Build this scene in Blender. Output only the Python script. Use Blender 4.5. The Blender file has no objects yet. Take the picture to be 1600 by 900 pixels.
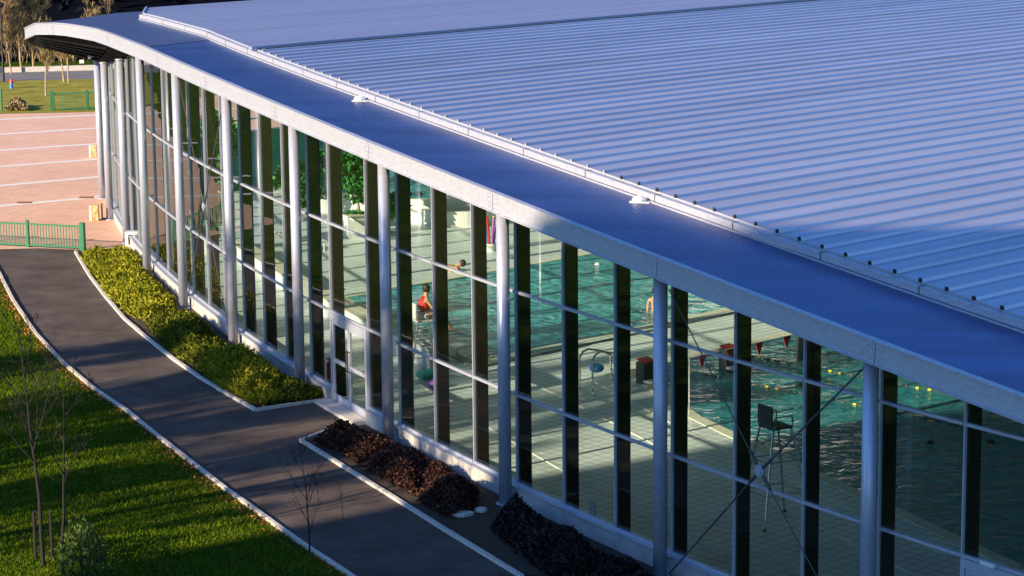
import bpy, bmesh, math, random
import numpy as np
from mathutils import Vector, Matrix, geometry
random.seed(7); rnd = random.random
def U(a, b): return a + (b - a) * random.random()

# ------------------------------------------------------------------ camera, sky, sun, exposure
F, PITCH, ZC, ROLL = 3920.28, 0.184867, 14.22394, -0.0097303
scn = bpy.context.scene
C = scn.collection
cam = bpy.data.cameras.new('camera'); camo = bpy.data.objects.new('camera', cam); C.objects.link(camo)
cam.sensor_width = 36; cam.lens = F / 1600 * 36; cam.clip_start = 1; cam.clip_end = 4000
camo.matrix_world = (Matrix.Translation((0, 0, ZC)) @ Matrix.Rotation(math.pi/2 - PITCH, 4, 'X') @ Matrix.Rotation(ROLL, 4, 'Z'))
scn.camera = camo
AZ = math.radians(38.0); EL = math.radians(20.0)          # the light travels towards AZ (from +x), sun height EL
w = bpy.data.worlds.new('World'); scn.world = w; w.use_nodes = True
nt = w.node_tree; bg = nt.nodes['Background']
sky = nt.nodes.new('ShaderNodeTexSky'); sky.sky_type = 'NISHITA'; sky.sun_disc = False
sky.sun_elevation = EL
to_sun = Vector((-math.cos(AZ)*math.cos(EL), -math.sin(AZ)*math.cos(EL), math.sin(EL)))
sky.sun_rotation = math.atan2(to_sun.x, to_sun.y)
sky.air_density = 1.0; sky.dust_density = 0.3; sky.ozone_density = 9.0
nt.links.new(sky.outputs[0], bg.inputs[0]); bg.inputs[1].default_value = 0.13
sl = bpy.data.lights.new('sun', 'SUN'); sl.energy = 5.0; sl.angle = math.radians(.55); sl.color = (1, .80, .56)
so = bpy.data.objects.new('sun', sl); C.objects.link(so); so.rotation_euler = to_sun.to_track_quat('Z', 'Y').to_euler()
scn.view_settings.view_transform = 'Standard'; scn.view_settings.look = 'None'
scn.view_settings.exposure = 0.95; scn.view_settings.gamma = 1
scn.cycles.max_bounces = 8; scn.cycles.transparent_max_bounces = 24; scn.cycles.diffuse_bounces = 4
scn.cycles.caustics_reflective = False; scn.cycles.caustics_refractive = False

# ------------------------------------------------------------------ site survey: photo directions onto planes of the site
_c, _s = math.cos(ROLL), math.sin(ROLL); _cp, _sp = math.cos(PITCH), math.sin(PITCH)
def ray(px, py):
    X = px - 800; Y = py - 450
    X, Y = X*_c + Y*_s, -X*_s + Y*_c
    return (X, F*_cp - Y*_sp, -F*_sp - Y*_cp)
def at(px, py, z=0.0):
    d = ray(px, py); t = (z - ZC) / d[2]; return Vector((d[0]*t, d[1]*t, z))
def atd(px, py, dep):
    d = ray(px, py); t = dep / d[1]; return Vector((d[0]*t, dep, ZC + d[2]*t))
DU = Vector((-.691, .723)); DR = Vector((.723, .691))       # u: along the vault, r: along the roof ribs
def ur(u, r, z=0.0):
    v = DU*u + DR*r; return Vector((v.x, v.y, z))
def uof(p): return DU.x*p[0] + DU.y*p[1]
def rof(p): return DR.x*p[0] + DR.y*p[1]
CA, CB, CC, CD_, X0, Y0 = -1.082272, .0441133, .00243217, .00023054, .093505, 51.528493
def cpt(i, off=0.0, z=0.0):                                 # point of the glass line; one unit of i = 2 m
    n = 40; x = y = 0
    for k in range(n):
        u = (k + .5)/n*i/3; h = CA + CB*u + CC*u*u + CD_*u**3
        x += math.cos(h); y += math.sin(h)
    x = X0 + x/n*i*2; y = Y0 + y/n*i*2; q = i/3; h = CA + CB*q + CC*q*q + CD_*q**3
    return Vector((x + off*math.sin(h), y - off*math.cos(h), z))
def tangent(i):
    q = i/3; h = CA + CB*q + CC*q*q + CD_*q**3; return Vector((math.cos(h), math.sin(h), 0))
def normal(i): t = tangent(i); return Vector((t.y, -t.x, 0))       # outward
def zu(u):                                                   # height of the vault
    if u > 62.74:
        return 7.547 - (0 if u < 69 else .0045*(u-69)**2 if u < 76 else .22 + .25*(u-76))
    return -1.27355e-3*u*u + .159810*u + 2.534115
GU = [(-9.55, 78.79), (-7.31, 72.35), (-3.86, 63.62), (-1.46, 58.3), (.03, 55.15), (2.33, 51.29), (4.87, 47.02), (7.32, 43.4), (8.61, 41.37), (11.3, 37.5), (14.6, 33.6), (18.3, 30.1)]
gpol = np.polyfit([uof(p) for p in GU], [rof(p) for p in GU], 4)
def rg(u): return float(np.polyval(gpol, u)) if u < 63.6 else float(np.polyval(gpol, 63.6)) + (u-63.6)*.39
def rgx(u): return rg(u) + (0 if u < 71.4 else (u-71.4)*.36)
fx = [(uof(cpt(i, .72)), rof(cpt(i, .72))) for i in np.arange(-14, 20, .5)]
fx.sort(); fu = [a for a, b in fx]; fr = [b for a, b in fx]
def rf(u): return float(np.interp(u, fu, fr))

# ------------------------------------------------------------------ mesh helpers
class MB:
    def __init__(s): s.v = []; s.f = []; s.uv = None
    def add(s, vs, fs):
        o = len(s.v); s.v += [tuple(v) for v in vs]; s.f += [tuple(i+o for i in f) for f in fs]
    def quad(s, a, b, c, d): s.add([a, b, c, d], [(0, 1, 2, 3)])
    def box(s, c, ax, ay, az):                               # centre, three half-extent vectors
        c, ax, ay, az = Vector(c), Vector(ax), Vector(ay), Vector(az)
        vs = [c + sx*ax + sy*ay + sz*az for sz in (-1, 1) for sy in (-1, 1) for sx in (-1, 1)]
        s.add(vs, [(0, 2, 3, 1), (4, 5, 7, 6), (0, 1, 5, 4), (2, 6, 7, 3), (0, 4, 6, 2), (1, 3, 7, 5)])
    def bx(s, x, y, z, sx, sy, sz, rot=0):
        c_, s_ = math.cos(rot), math.sin(rot)
        s.box((x, y, z), (sx/2*c_, sx/2*s_, 0), (-sy/2*s_, sy/2*c_, 0), (0, 0, sz/2))
    def bar(s, a, b, wd, ht, up=Vector((0, 0, 1))):          # box beam from a to b
        a, b = Vector(a), Vector(b); t = (b-a)
        if t.length < 1e-6: return
        side = t.cross(up)
        if side.length < 1e-6: side = t.cross(Vector((1, 0, 0)))
        side.normalize(); n = side.cross(t).normalized()
        s.box((a+b)/2, t/2, side*wd/2, n*ht/2)
    def tube(s, a, b, r0, r1=None, n=8, cap=True):
        a, b = Vector(a), Vector(b); r1 = r0 if r1 is None else r1
        t = b-a
        if t.length < 1e-6: return
        q = t.to_track_quat('Z', 'Y'); vs = []
        for p, r in ((a, r0), (b, r1)):
            for k in range(n):
                g = 2*math.pi*k/n; vs.append(p + q @ Vector((r*math.cos(g), r*math.sin(g), 0)))
        fs = [(k, (k+1) % n, n+(k+1) % n, n+k) for k in range(n)]
        if cap: fs += [tuple(range(n-1, -1, -1)), tuple(range(n, 2*n))]
        s.add(vs, fs)
    def path(s, pts, r, n=8):
        for a, b in zip(pts[:-1], pts[1:]): s.tube(a, b, r, r, n)
    def prism(s, pts, z0, z1):
        n = len(pts); lo = [Vector((p[0], p[1], z0)) for p in pts]; hi = [Vector((p[0], p[1], z1)) for p in pts]
        tr = geometry.tessellate_polygon([hi]); o = lo + hi; fs = []
        area = sum(pts[k][0]*pts[(k+1) % n][1] - pts[(k+1) % n][0]*pts[k][1] for k in range(n))
        for t in tr:
            a, b, c = [hi[j] for j in t]; up = (b-a).cross(c-a).z > 0
            t = tuple(t) if up else tuple(reversed(t))
            fs.append(tuple(j+n for j in t)); fs.append(tuple(reversed(t)))
        for k in range(n):
            q = (k, (k+1) % n, n+(k+1) % n, n+k); fs.append(q if area > 0 else tuple(reversed(q)))
        s.add(o, fs)
    def sheet(s, pts, z=None):
        hi = [Vector((p[0], p[1], p[2] if z is None else z)) for p in pts]; fs = []
        for t in geometry.tessellate_polygon([hi]):
            a, b, c = [hi[j] for j in t]; fs.append(tuple(t) if (b-a).cross(c-a).z > 0 else tuple(reversed(t)))
        s.add(hi, fs)
    def ball(s, c, rx, ry=None, rz=None, n=10, m=7):
        ry = rx if ry is None else ry; rz = rx if rz is None else rz; vs = [Vector(c)+Vector((0, 0, rz))]
        for j in range(1, m):
            for k in range(n):
                a, b = math.pi*j/m, 2*math.pi*k/n
                vs.append(Vector(c)+Vector((rx*math.sin(a)*math.cos(b), ry*math.sin(a)*math.sin(b), rz*math.cos(a))))
        vs.append(Vector(c)-Vector((0, 0, rz))); fs = [(0, 1+k, 1+(k+1) % n) for k in range(n)]
        for j in range(m-2):
            for k in range(n): fs.append((1+j*n+k, 1+(j+1)*n+k, 1+(j+1)*n+(k+1) % n, 1+j*n+(k+1) % n))
        e = len(vs)-1; fs += [(e, 1+(m-2)*n+(k+1) % n, 1+(m-2)*n+k) for k in range(n)]
        s.add(vs, fs)
    def build(s, name, mt, parent=None, smooth=False, bevel=0):
        me = bpy.data.meshes.new(name); me.from_pydata(s.v, [], s.f); me.update()
        o = bpy.data.objects.new(name, me); C.objects.link(o)
        if mt: me.materials.append(mt)
        if smooth: me.polygons.foreach_set('use_smooth', [True]*len(me.polygons))
        if bevel:
            b = o.modifiers.new('bevel', 'BEVEL'); b.width = bevel; b.segments = 2; b.limit_method = 'ANGLE'
        if parent:
            o.parent = parent; o.matrix_parent_inverse = Matrix.Translation(parent.location).inverted() if parent.type == 'EMPTY' else Matrix.Identity(4)
        return o
def tag(o, label=None, cat=None, group=None, kind=None):
    if label: o['label'] = label
    if cat: o['category'] = cat
    if group: o['group'] = group
    if kind: o['kind'] = kind
    return o
def empty(name, loc, label, cat, group=None):
    o = bpy.data.objects.new(name, None); C.objects.link(o); o.location = Vector(loc); o.empty_display_size = .2
    return tag(o, label, cat, group)

# ------------------------------------------------------------------ materials
def newmat(name):
    m = bpy.data.materials.new(name); m.use_nodes = True; return m, m.node_tree, m.node_tree.nodes['Principled BSDF']
def mat(name, col, rough=.6, metal=0.0, spec=.5, var=.15, scale=4.0, bump=0.0, bscale=30.0, col2=None, stretch=None, detail=6, coat=0):
    m, t, p = newmat(name); N = t.nodes; L = t.links
    tc = N.new('ShaderNodeTexCoord'); src = tc.outputs['Object']
    if stretch:
        mp = N.new('ShaderNodeMapping'); mp.inputs['Scale'].default_value = stretch; L.new(src, mp.inputs[0]); src = mp.outputs[0]
    nz = N.new('ShaderNodeTexNoise'); nz.inputs['Scale'].default_value = scale; nz.inputs['Detail'].default_value = detail; nz.inputs['Roughness'].default_value = .65
    L.new(src, nz.inputs['Vector'])
    cr = N.new('ShaderNodeValToRGB'); cr.color_ramp.elements[0].position = .3; cr.color_ramp.elements[1].position = .7
    c1 = [c*(1-var) for c in col]; c2 = [min(1, c*(1+var)) for c in (col2 or col)]
    cr.color_ramp.elements[0].color = (*c1, 1); cr.color_ramp.elements[1].color = (*c2, 1)
    L.new(nz.outputs[0], cr.inputs[0]); L.new(cr.outputs[0], p.inputs['Base Color'])
    p.inputs['Roughness'].default_value = rough; p.inputs['Metallic'].default_value = metal; p.inputs['Specular IOR Level'].default_value = spec
    p.inputs['Coat Weight'].default_value = coat
    if bump:
        nb = N.new('ShaderNodeTexNoise'); nb.inputs['Scale'].default_value = bscale; nb.inputs['Detail'].default_value = 4; L.new(src, nb.inputs['Vector'])
        b = N.new('ShaderNodeBump'); b.inputs['Strength'].default_value = bump; b.inputs['Distance'].default_value = .02
        L.new(nb.outputs[0], b.inputs['Height']); L.new(b.outputs[0], p.inputs['Normal'])
    return m
M = {}
M['zinc'] = mat('galvanised_steel', (.44, .46, .54), .5, .35, var=.09, scale=7, col2=(.50, .52, .58), stretch=(1, 1, 3))
M['column'] = mat('column_paint', (.45, .48, .58), .38, .35, var=.08, scale=9)
M['alu'] = mat('aluminium_profile', (.50, .53, .62), .4, .4, var=.06)
M['fin'] = mat('dark_brown_timber', (.022, .016, .012), .55, 0, var=.35, scale=6, stretch=(4, 4, .6))
M['concrete'] = mat('pale_concrete', (.46, .44, .42), .85, 0, var=.18, scale=3, bump=.3, bscale=25)
M['kerb'] = mat('kerb_concrete', (.60, .55, .48), .85, 0, var=.2, scale=8)
M['soil'] = mat('soil', (.055, .035, .022), .95, 0, var=.4, scale=6, bump=.8, bscale=14)
M['white'] = mat('white_paint', (.72, .74, .72), .45, 0, var=.05)
M['steel'] = mat('stainless_steel', (.6, .6, .6), .25, .9, var=.05)
M['green_paint'] = mat('green_paint', (.012, .17, .07), .45, 0, var=.15, scale=7)
M['black'] = mat('black_rubber', (.012, .012, .014), .6, 0, var=.2)
M['bark'] = mat('dark_bark', (.016, .013, .013), .9, 0, var=.3, scale=20)
M['palebark'] = mat('pale_bark', (.40, .31, .17), .9, 0, var=.3, scale=5, col2=(.42, .28, .17))
M['skin'] = mat('skin', (.50, .27, .18), .5, 0, var=.08)
M['hair'] = mat('dark_hair', (.02, .013, .01), .6, 0)
M['redcloth'] = mat('red_cloth', (.50, .02, .03), .8, 0)
M['red'] = mat('red_plastic', (.55, .02, .02), .4, 0)
M['yellow'] = mat('yellow_plastic', (.60, .55, .04), .4, 0)
M['bluepl'] = mat('blue_plastic', (.05, .22, .60), .4, 0)
M['tealcloth'] = mat('teal_cloth', (.02, .25, .24), .8, 0)
M['purple'] = mat('purple_foam', (.28, .08, .45), .6, 0)
M['greypl'] = mat('dark_grey_plastic', (.06, .065, .07), .5, 0)
M['rust'] = mat('rusty_iron', (.26, .11, .03), .8, 0, var=.3, scale=12)
M['orange'] = mat('stained_orange_paint', (.55, .25, .03), .6, 0, var=.4, scale=9, col2=(.62, .48, .25))
M['asphalt'] = mat('asphalt', (.088, .068, .060), .9, 0, spec=.15, var=.22, scale=.9, bump=.6, bscale=40, col2=(.115, .092, .080))
M['road'] = mat('road_asphalt', (.16, .16, .165), .9, 0, var=.12, scale=.5)
M['terrain'] = mat('dark_hillside', (.004, .005, .009), 1, 0, spec=0, var=.4, scale=.05)  # shade over the hill is put into this near-black colour
M['wallp'] = mat('interior_wall', (.82, .83, .83), .8, 0, var=.06)
M['tower'] = mat('tower_render', (.4, .38, .35), .9, 0)

def lawn_mat():
    m, t, p = newmat('lawn_grass'); N, L = t.nodes, t.links
    tc = N.new('ShaderNodeTexCoord'); n1 = N.new('ShaderNodeTexNoise'); n1.inputs['Scale'].default_value = .8; n1.inputs['Detail'].default_value = 9; n1.inputs['Roughness'].default_value = .75
    L.new(tc.outputs['Object'], n1.inputs[0])
    cr = N.new('ShaderNodeValToRGB'); e = cr.color_ramp.elements; e[0].position = .32; e[0].color = (.014, .034, .003, 1); e[1].position = .68; e[1].color = (.12, .15, .008, 1)
    k = e.new(.5); k.color = (.05, .095, .005, 1)
    L.new(n1.outputs[0], cr.inputs[0]); L.new(cr.outputs[0], p.inputs['Base Color']); p.inputs['Roughness'].default_value = .9; p.inputs['Specular IOR Level'].default_value = .03
    nb = N.new('ShaderNodeTexNoise'); nb.inputs['Scale'].default_value = 9; nb.inputs['Detail'].default_value = 6; L.new(tc.outputs['Object'], nb.inputs[0])
    b = N.new('ShaderNodeBump'); b.inputs['Strength'].default_value = 1; b.inputs['Distance'].default_value = .12; L.new(nb.outputs[0], b.inputs['Height']); L.new(b.outputs[0], p.inputs['Normal'])
    return m
M['lawn'] = lawn_mat()
def leafmat(name, c1, c2, c3=None, rough=.6):
    m, t, p = newmat(name); N, L = t.nodes, t.links
    g = N.new('ShaderNodeNewGeometry'); cr = N.new('ShaderNodeValToRGB'); e = cr.color_ramp.elements
    e[0].color = (*c1, 1); e[1].color = (*c2, 1)
    if c3: k = e.new(.8); k.color = (*c2, 1); e[2].color = (*c3, 1)
    L.new(g.outputs['Random Per Island'], cr.inputs[0]); L.new(cr.outputs[0], p.inputs['Base Color']); p.inputs['Roughness'].default_value = rough
    p.inputs['Specular IOR Level'].default_value = .25 if rough < .9 else .02
    return m
M['grass'] = leafmat('grass_blades', (.022, .060, .003), (.10, .16, .006), (.20, .19, .02), .9)
M['juniper_y'] = leafmat('yellow_green_foliage', (.08, .10, .008), (.30, .31, .02), (.42, .34, .05), .9)
M['juniper_g'] = leafmat('green_foliage', (.025, .04, .01), (.13, .16, .015), (.24, .22, .03), .9)
M['redleaf'] = leafmat('red_brown_foliage', (.012, .008, .007), (.055, .020, .013), (.20, .065, .032))
M['darkleaf'] = leafmat('dark_purple_foliage', (.008, .006, .008), (.028, .014, .014), (.05, .02, .016))
M['ficus'] = leafmat('glossy_green_leaves', (.02, .10, .03), (.06, .26, .07), (.12, .36, .10), .35)
M['weed'] = leafmat('fresh_green_leaves', (.02, .045, .006), (.07, .12, .015))
M['litter'] = leafmat('orange_leaf_litter', (.12, .05, .02), (.42, .16, .05), (.50, .25, .10), .9)
M['spruce'] = leafmat('dark_spruce', (.003, .004, .008), (.007, .009, .016), (.012, .012, .017), .95)  # dark conifers, taken to near black in place of shade on the hill
M['twig'] = leafmat('bare_twigs', (.16, .11, .055), (.36, .27, .14), (.42, .36, .16), .95)
M['redtwig'] = leafmat('reddish_twigs', (.06, .03, .025), (.16, .07, .045), None, .95)

def court_mat():
    m, t, p = newmat('terracotta_paving'); N, L = t.nodes, t.links
    tc = N.new('ShaderNodeTexCoord'); mp = N.new('ShaderNodeMapping'); mp.inputs['Rotation'].default_value = (0, 0, math.radians(-40)); L.new(tc.outputs['Object'], mp.inputs[0])
    br = N.new('ShaderNodeTexBrick'); br.inputs['Scale'].default_value = 1; br.inputs['Brick Width'].default_value = .4; br.inputs['Row Height'].default_value = .2; br.inputs['Mortar Size'].default_value = .012
    br.inputs['Color1'].default_value = (.74, .42, .27, 1); br.inputs['Color2'].default_value = (.82, .51, .35, 1); br.inputs['Mortar'].default_value = (.5, .34, .26, 1)
    L.new(mp.outputs[0], br.inputs[0])
    nz = N.new('ShaderNodeTexNoise'); nz.inputs['Scale'].default_value = .35; nz.inputs['Detail'].default_value = 6; L.new(tc.outputs['Object'], nz.inputs[0])
    mx = N.new('ShaderNodeMixRGB'); mx.blend_type = 'MULTIPLY'; mx.inputs[0].default_value = .28; L.new(br.outputs[0], mx.inputs[1])
    cr = N.new('ShaderNodeValToRGB'); cr.color_ramp.elements[0].position = .35; cr.color_ramp.elements[0].color = (.75, .7, .68, 1); cr.color_ramp.elements[1].position = .6
    L.new(nz.outputs[0], cr.inputs[0]); L.new(cr.outputs[0], mx.inputs[2]); L.new(mx.outputs[0], p.inputs['Base Color']); p.inputs['Roughness'].default_value = .9
    return m
M['court'] = court_mat()
def deck_mat():
    m, t, p = newmat('pool_deck_tiles'); N, L = t.nodes, t.links
    tc = N.new('ShaderNodeTexCoord'); mp = N.new('ShaderNodeMapping'); mp.inputs['Rotation'].default_value = (0, 0, math.radians(-43.7)); L.new(tc.outputs['Object'], mp.inputs[0])
    br = N.new('ShaderNodeTexBrick'); br.offset = 0; br.inputs['Scale'].default_value = 1; br.inputs['Brick Width'].default_value = .3; br.inputs['Row Height'].default_value = .3; br.inputs['Mortar Size'].default_value = .012
    br.inputs['Color1'].default_value = (.66, .77, .80, 1); br.inputs['Color2'].default_value = (.74, .85, .88, 1); br.inputs['Mortar'].default_value = (.22, .25, .20, 1)
    L.new(mp.outputs[0], br.inputs[0]); nz = N.new('ShaderNodeTexNoise'); nz.inputs['Scale'].default_value = .5; nz.inputs['Detail'].default_value = 5; L.new(tc.outputs['Object'], nz.inputs[0])
    mx = N.new('ShaderNodeMixRGB'); mx.blend_type = 'MULTIPLY'; mx.inputs[0].default_value = .6; L.new(br.outputs[0], mx.inputs[1])
    cr = N.new('ShaderNodeValToRGB'); cr.color_ramp.elements[0].position = .35; cr.color_ramp.elements[0].color = (.75, .78, .76, 1); cr.color_ramp.elements[1].position = .6
    L.new(nz.outputs[0], cr.inputs[0]); L.new(cr.outputs[0], mx.inputs[2]); L.new(mx.outputs[0], p.inputs['Base Color']); p.inputs['Roughness'].default_value = .35
    return m
M['deck'] = deck_mat()
def water_mat(name, c1, c2, bs=.7):
    m, t, p = newmat(name); N, L = t.nodes, t.links
    tc = N.new('ShaderNodeTexCoord'); nz = N.new('ShaderNodeTexNoise'); nz.inputs['Scale'].default_value = 1.8; nz.inputs['Detail'].default_value = 5; nz.inputs['Roughness'].default_value = .7; nz.inputs['Distortion'].default_value = 1.2
    L.new(tc.outputs['Object'], nz.inputs[0]); cr = N.new('ShaderNodeValToRGB'); cr.color_ramp.elements[0].position = .38; cr.color_ramp.elements[1].position = .68
    cr.color_ramp.elements[0].color = (*c1, 1); cr.color_ramp.elements[1].color = (*c2, 1); L.new(nz.outputs[0], cr.inputs[0]); L.new(cr.outputs[0], p.inputs['Base Color'])
    p.inputs['Roughness'].default_value = .08; p.inputs['IOR'].default_value = 1.33
    nb = N.new('ShaderNodeTexNoise'); nb.inputs['Scale'].default_value = 2.6; nb.inputs['Detail'].default_value = 4; nb.inputs['Distortion'].default_value = .8; L.new(tc.outputs['Object'], nb.inputs[0])
    b = N.new('ShaderNodeBump'); b.inputs['Strength'].default_value = bs; b.inputs['Distance'].default_value = .14; L.new(nb.outputs[0], b.inputs['Height']); L.new(b.outputs[0], p.inputs['Normal'])
    return m
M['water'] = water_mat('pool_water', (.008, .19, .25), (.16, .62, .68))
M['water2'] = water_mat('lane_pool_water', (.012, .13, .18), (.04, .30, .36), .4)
def glass_mat():
    m, t, p = newmat('window_glass'); N, L = t.nodes, t.links; N.remove(p); out = N['Material Output']
    tr = N.new('ShaderNodeBsdfTransparent'); tr.inputs[0].default_value = (.92, .985, .96, 1)
    gl = N.new('ShaderNodeBsdfGlossy'); gl.inputs['Roughness'].default_value = .01; gl.inputs[0].default_value = (.9, .97, .92, 1)
    fr = N.new('ShaderNodeFresnel'); fr.inputs[0].default_value = 1.55
    g = N.new('ShaderNodeNewGeometry'); tc = N.new('ShaderNodeTexCoord'); nb = N.new('ShaderNodeTexNoise'); nb.inputs['Scale'].default_value = .7; L.new(tc.outputs['Object'], nb.inputs[0])
    b = N.new('ShaderNodeBump'); b.inputs['Strength'].default_value = .15; b.inputs['Distance'].default_value = .02; L.new(nb.outputs[0], b.inputs['Height']); L.new(b.outputs[0], gl.inputs['Normal'])
    mx = N.new('ShaderNodeMixShader'); L.new(fr.outputs[0], mx.inputs[0]); L.new(tr.outputs[0], mx.inputs[1]); L.new(gl.outputs[0], mx.inputs[2]); L.new(mx.outputs[0], out.inputs[0])
    return m
M['glass'] = glass_mat()
def roof_mat(name, col, rough, metal, var):
    m, t, p = newmat(name); N, L = t.nodes, t.links; tc = N.new('ShaderNodeTexCoord')
    mp = N.new('ShaderNodeMapping'); mp.vector_type = 'POINT'; mp.inputs['Rotation'].default_value = (0, 0, math.radians(-43.7)); L.new(tc.outputs['Object'], mp.inputs[0])
    mp2 = N.new('ShaderNodeMapping'); mp2.inputs['Scale'].default_value = (.06, 1.2, 1); L.new(mp.outputs[0], mp2.inputs[0])
    nz = N.new('ShaderNodeTexNoise'); nz.inputs['Scale'].default_value = 1; nz.inputs['Detail'].default_value = 7; nz.inputs['Roughness'].default_value = .7; L.new(mp2.outputs[0], nz.inputs[0])
    cr = N.new('ShaderNodeValToRGB'); cr.color_ramp.elements[0].position = .3; cr.color_ramp.elements[1].position = .7
    cr.color_ramp.elements[0].color = (*[c*(1-var) for c in col], 1); cr.color_ramp.elements[1].color = (*[c*(1+var) for c in col], 1)
    L.new(nz.outputs[0], cr.inputs[0]); L.new(cr.outputs[0], p.inputs['Base Color'])
    p.inputs['Roughness'].default_value = rough; p.inputs['Metallic'].default_value = metal
    nb = N.new('ShaderNodeTexNoise'); nb.inputs['Scale'].default_value = 1.5; nb.inputs['Detail'].default_value = 3; L.new(mp2.outputs[0], nb.inputs[0])
    b = N.new('ShaderNodeBump'); b.inputs['Strength'].default_value = .25; b.inputs['Distance'].default_value = .04; L.new(nb.outputs[0], b.inputs['Height']); L.new(b.outputs[0], p.inputs['Normal'])
    return m
M['roof'] = roof_mat('ribbed_roof_sheet', (.44, .45, .55), .42, .45, .16)
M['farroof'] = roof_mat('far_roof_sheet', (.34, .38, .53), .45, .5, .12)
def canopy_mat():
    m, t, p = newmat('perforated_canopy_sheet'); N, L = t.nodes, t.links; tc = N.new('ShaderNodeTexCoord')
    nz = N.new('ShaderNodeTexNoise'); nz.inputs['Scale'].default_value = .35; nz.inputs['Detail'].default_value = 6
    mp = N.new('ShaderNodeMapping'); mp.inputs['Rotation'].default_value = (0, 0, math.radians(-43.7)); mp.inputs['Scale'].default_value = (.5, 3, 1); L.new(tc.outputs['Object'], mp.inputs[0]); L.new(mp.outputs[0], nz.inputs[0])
    cr = N.new('ShaderNodeValToRGB'); cr.color_ramp.elements[0].color = (.026, .050, .19, 1); cr.color_ramp.elements[1].color = (.056, .095, .29, 1); cr.color_ramp.elements[0].position = .35; cr.color_ramp.elements[1].position = .65  # deep blue of the reflected sky is put into the sheet colour
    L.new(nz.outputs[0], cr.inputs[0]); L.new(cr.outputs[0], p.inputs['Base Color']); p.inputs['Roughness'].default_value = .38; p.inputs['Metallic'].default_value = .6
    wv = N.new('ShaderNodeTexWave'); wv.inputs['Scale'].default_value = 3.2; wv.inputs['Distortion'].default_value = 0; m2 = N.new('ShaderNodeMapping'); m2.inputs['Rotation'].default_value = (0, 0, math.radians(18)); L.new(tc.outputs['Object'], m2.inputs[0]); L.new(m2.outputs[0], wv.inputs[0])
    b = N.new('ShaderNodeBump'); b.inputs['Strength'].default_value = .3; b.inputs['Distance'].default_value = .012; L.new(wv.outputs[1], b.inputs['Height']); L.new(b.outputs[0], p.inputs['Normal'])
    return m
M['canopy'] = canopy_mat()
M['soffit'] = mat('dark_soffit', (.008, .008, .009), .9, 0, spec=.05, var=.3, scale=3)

# ------------------------------------------------------------------ ground, path, court, road, hill
def structure(mb, name, m, smooth=False): return tag(mb.build(name, m, None, smooth), kind='structure')
b = MB(); b.sheet([(-900, -400, 0), (900, -400, 0), (900, 900, 0), (-900, 900, 0)]); structure(b, 'ground', M['lawn'])
PL = [at(*q) for q in [(-90, 340), (-40, 372), (-15, 405), (0, 430), (20, 470), (55, 522), (100, 570), (145, 608), (200, 645), (250, 686), (300, 725), (350, 764), (400, 800), (470, 850), (545, 900)]]
PL.append(PL[-1] + (PL[-1]-PL[-2]).normalized()*25)
PR = [at(*q) for q in [(118, 395), (140, 432), (165, 465), (195, 500), (230, 530), (270, 562), (310, 590), (355, 617), (400, 643)]]
NOTCH = [at(515, 625), at(527, 637), at(615, 690), at(470, 690)]
PR2 = [at(470, 690), at(600, 770), at(700, 833), at(810, 900)]; PR2.append(PR2[-1] + (PR2[-1]-PR2[-2]).normalized()*25)
b = MB(); b.sheet(PL + PR2[::-1] + NOTCH[::-1][1:] + PR[::-1] + [at(60, 372)], .004); structure(b, 'path', M['asphalt'])
CN = [at(-200, 395), at(60, 388), at(133, 391), at(200, 391), cpt(-17, .1), cpt(-18, .1), cpt(-19, .1), cpt(-20, .1), cpt(-21, .1), cpt(-22, .1), cpt(-23, .1), cpt(-24.3, .1), ur(81.4, 56), ur(81.4, 110), ur(112, 110), at(150, 175), at(0, 178), at(-250, 186)]
b = MB(); b.sheet(CN, .006); structure(b, 'paved_court', M['court'])
b = MB()
for p0, p1 in [((0, 187), (150, 180)), ((0, 210), (150, 200.5)), ((0, 235), (150, 225)), ((0, 260.5), (150, 249)), ((0, 290.5), (150, 277)), ((0, 322), (150, 308.5))]:
    a, c = at(*p0), at(*p1); d = (c-a).normalized(); a2 = a - d*9; c2 = c + d*(2.0 if p0[1] > 270 else 35)
    n = Vector((-d.y, d.x, 0))*.22
    b.quad((a2-n).to_tuple(), (c2-n).to_tuple(), (c2+n).to_tuple(), (a2+n).to_tuple())
b.v = [(x, y, .010) for x, y, z in b.v]; M['band'] = mat('pale_stone_band', (.80, .76, .68), .8, 0, var=.08); structure(b, 'court_stone_bands', M['band'])
M['litlawn'] = mat('sunlight_tinted_lawn', (.20, .20, .03), .95, 0, spec=.1, var=.25, scale=.9, col2=(.30, .27, .05))  # low sunlight on the grass is put into this yellower colour
b = MB(); b.sheet([at(-300, 184), at(0, 177), at(158, 174.5), at(420, 168), at(420, 112), at(0, 120), at(-300, 128)], .003); structure(b, 'far_lawn', M['litlawn'])
b = MB(); a, c = at(0, 127), at(150, 123); d = (c-a).normalized(); n = Vector((-d.y, d.x, 0))
b.quad(a-d*90, c+d*120, c+d*120+n*5, a-d*90+n*5); b.v = [(x, y, .008) for x, y, z in b.v]; structure(b, 'road', M['road'])
b = MB(); a1 = a-d*90+n*5.1; c1 = c+d*120+n*5.1; b.bar(a1+Vector((0, 0, .15)), c1+Vector((0, 0, .15)), .25, .3); structure(b, 'road_kerb', M['kerb'])
# hill behind the road
b = MB(); nx, ny = 60, 40
for j in range(ny):
    for i in range(nx):
        x = -260 + 520*i/(nx-1); t = j/(ny-1); y = 154 + 380*t
        b.v.append((x, y + .25*x*.2, .01 + 120*(t**1.15) + 2*math.sin(x*.07+j)*t))
for j in range(ny-1):
    for i in range(nx-1): q = j*nx+i; b.f.append((q, q+1, q+nx+1, q+nx))
structure(b, 'hill', M['terrain'], True)

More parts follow.
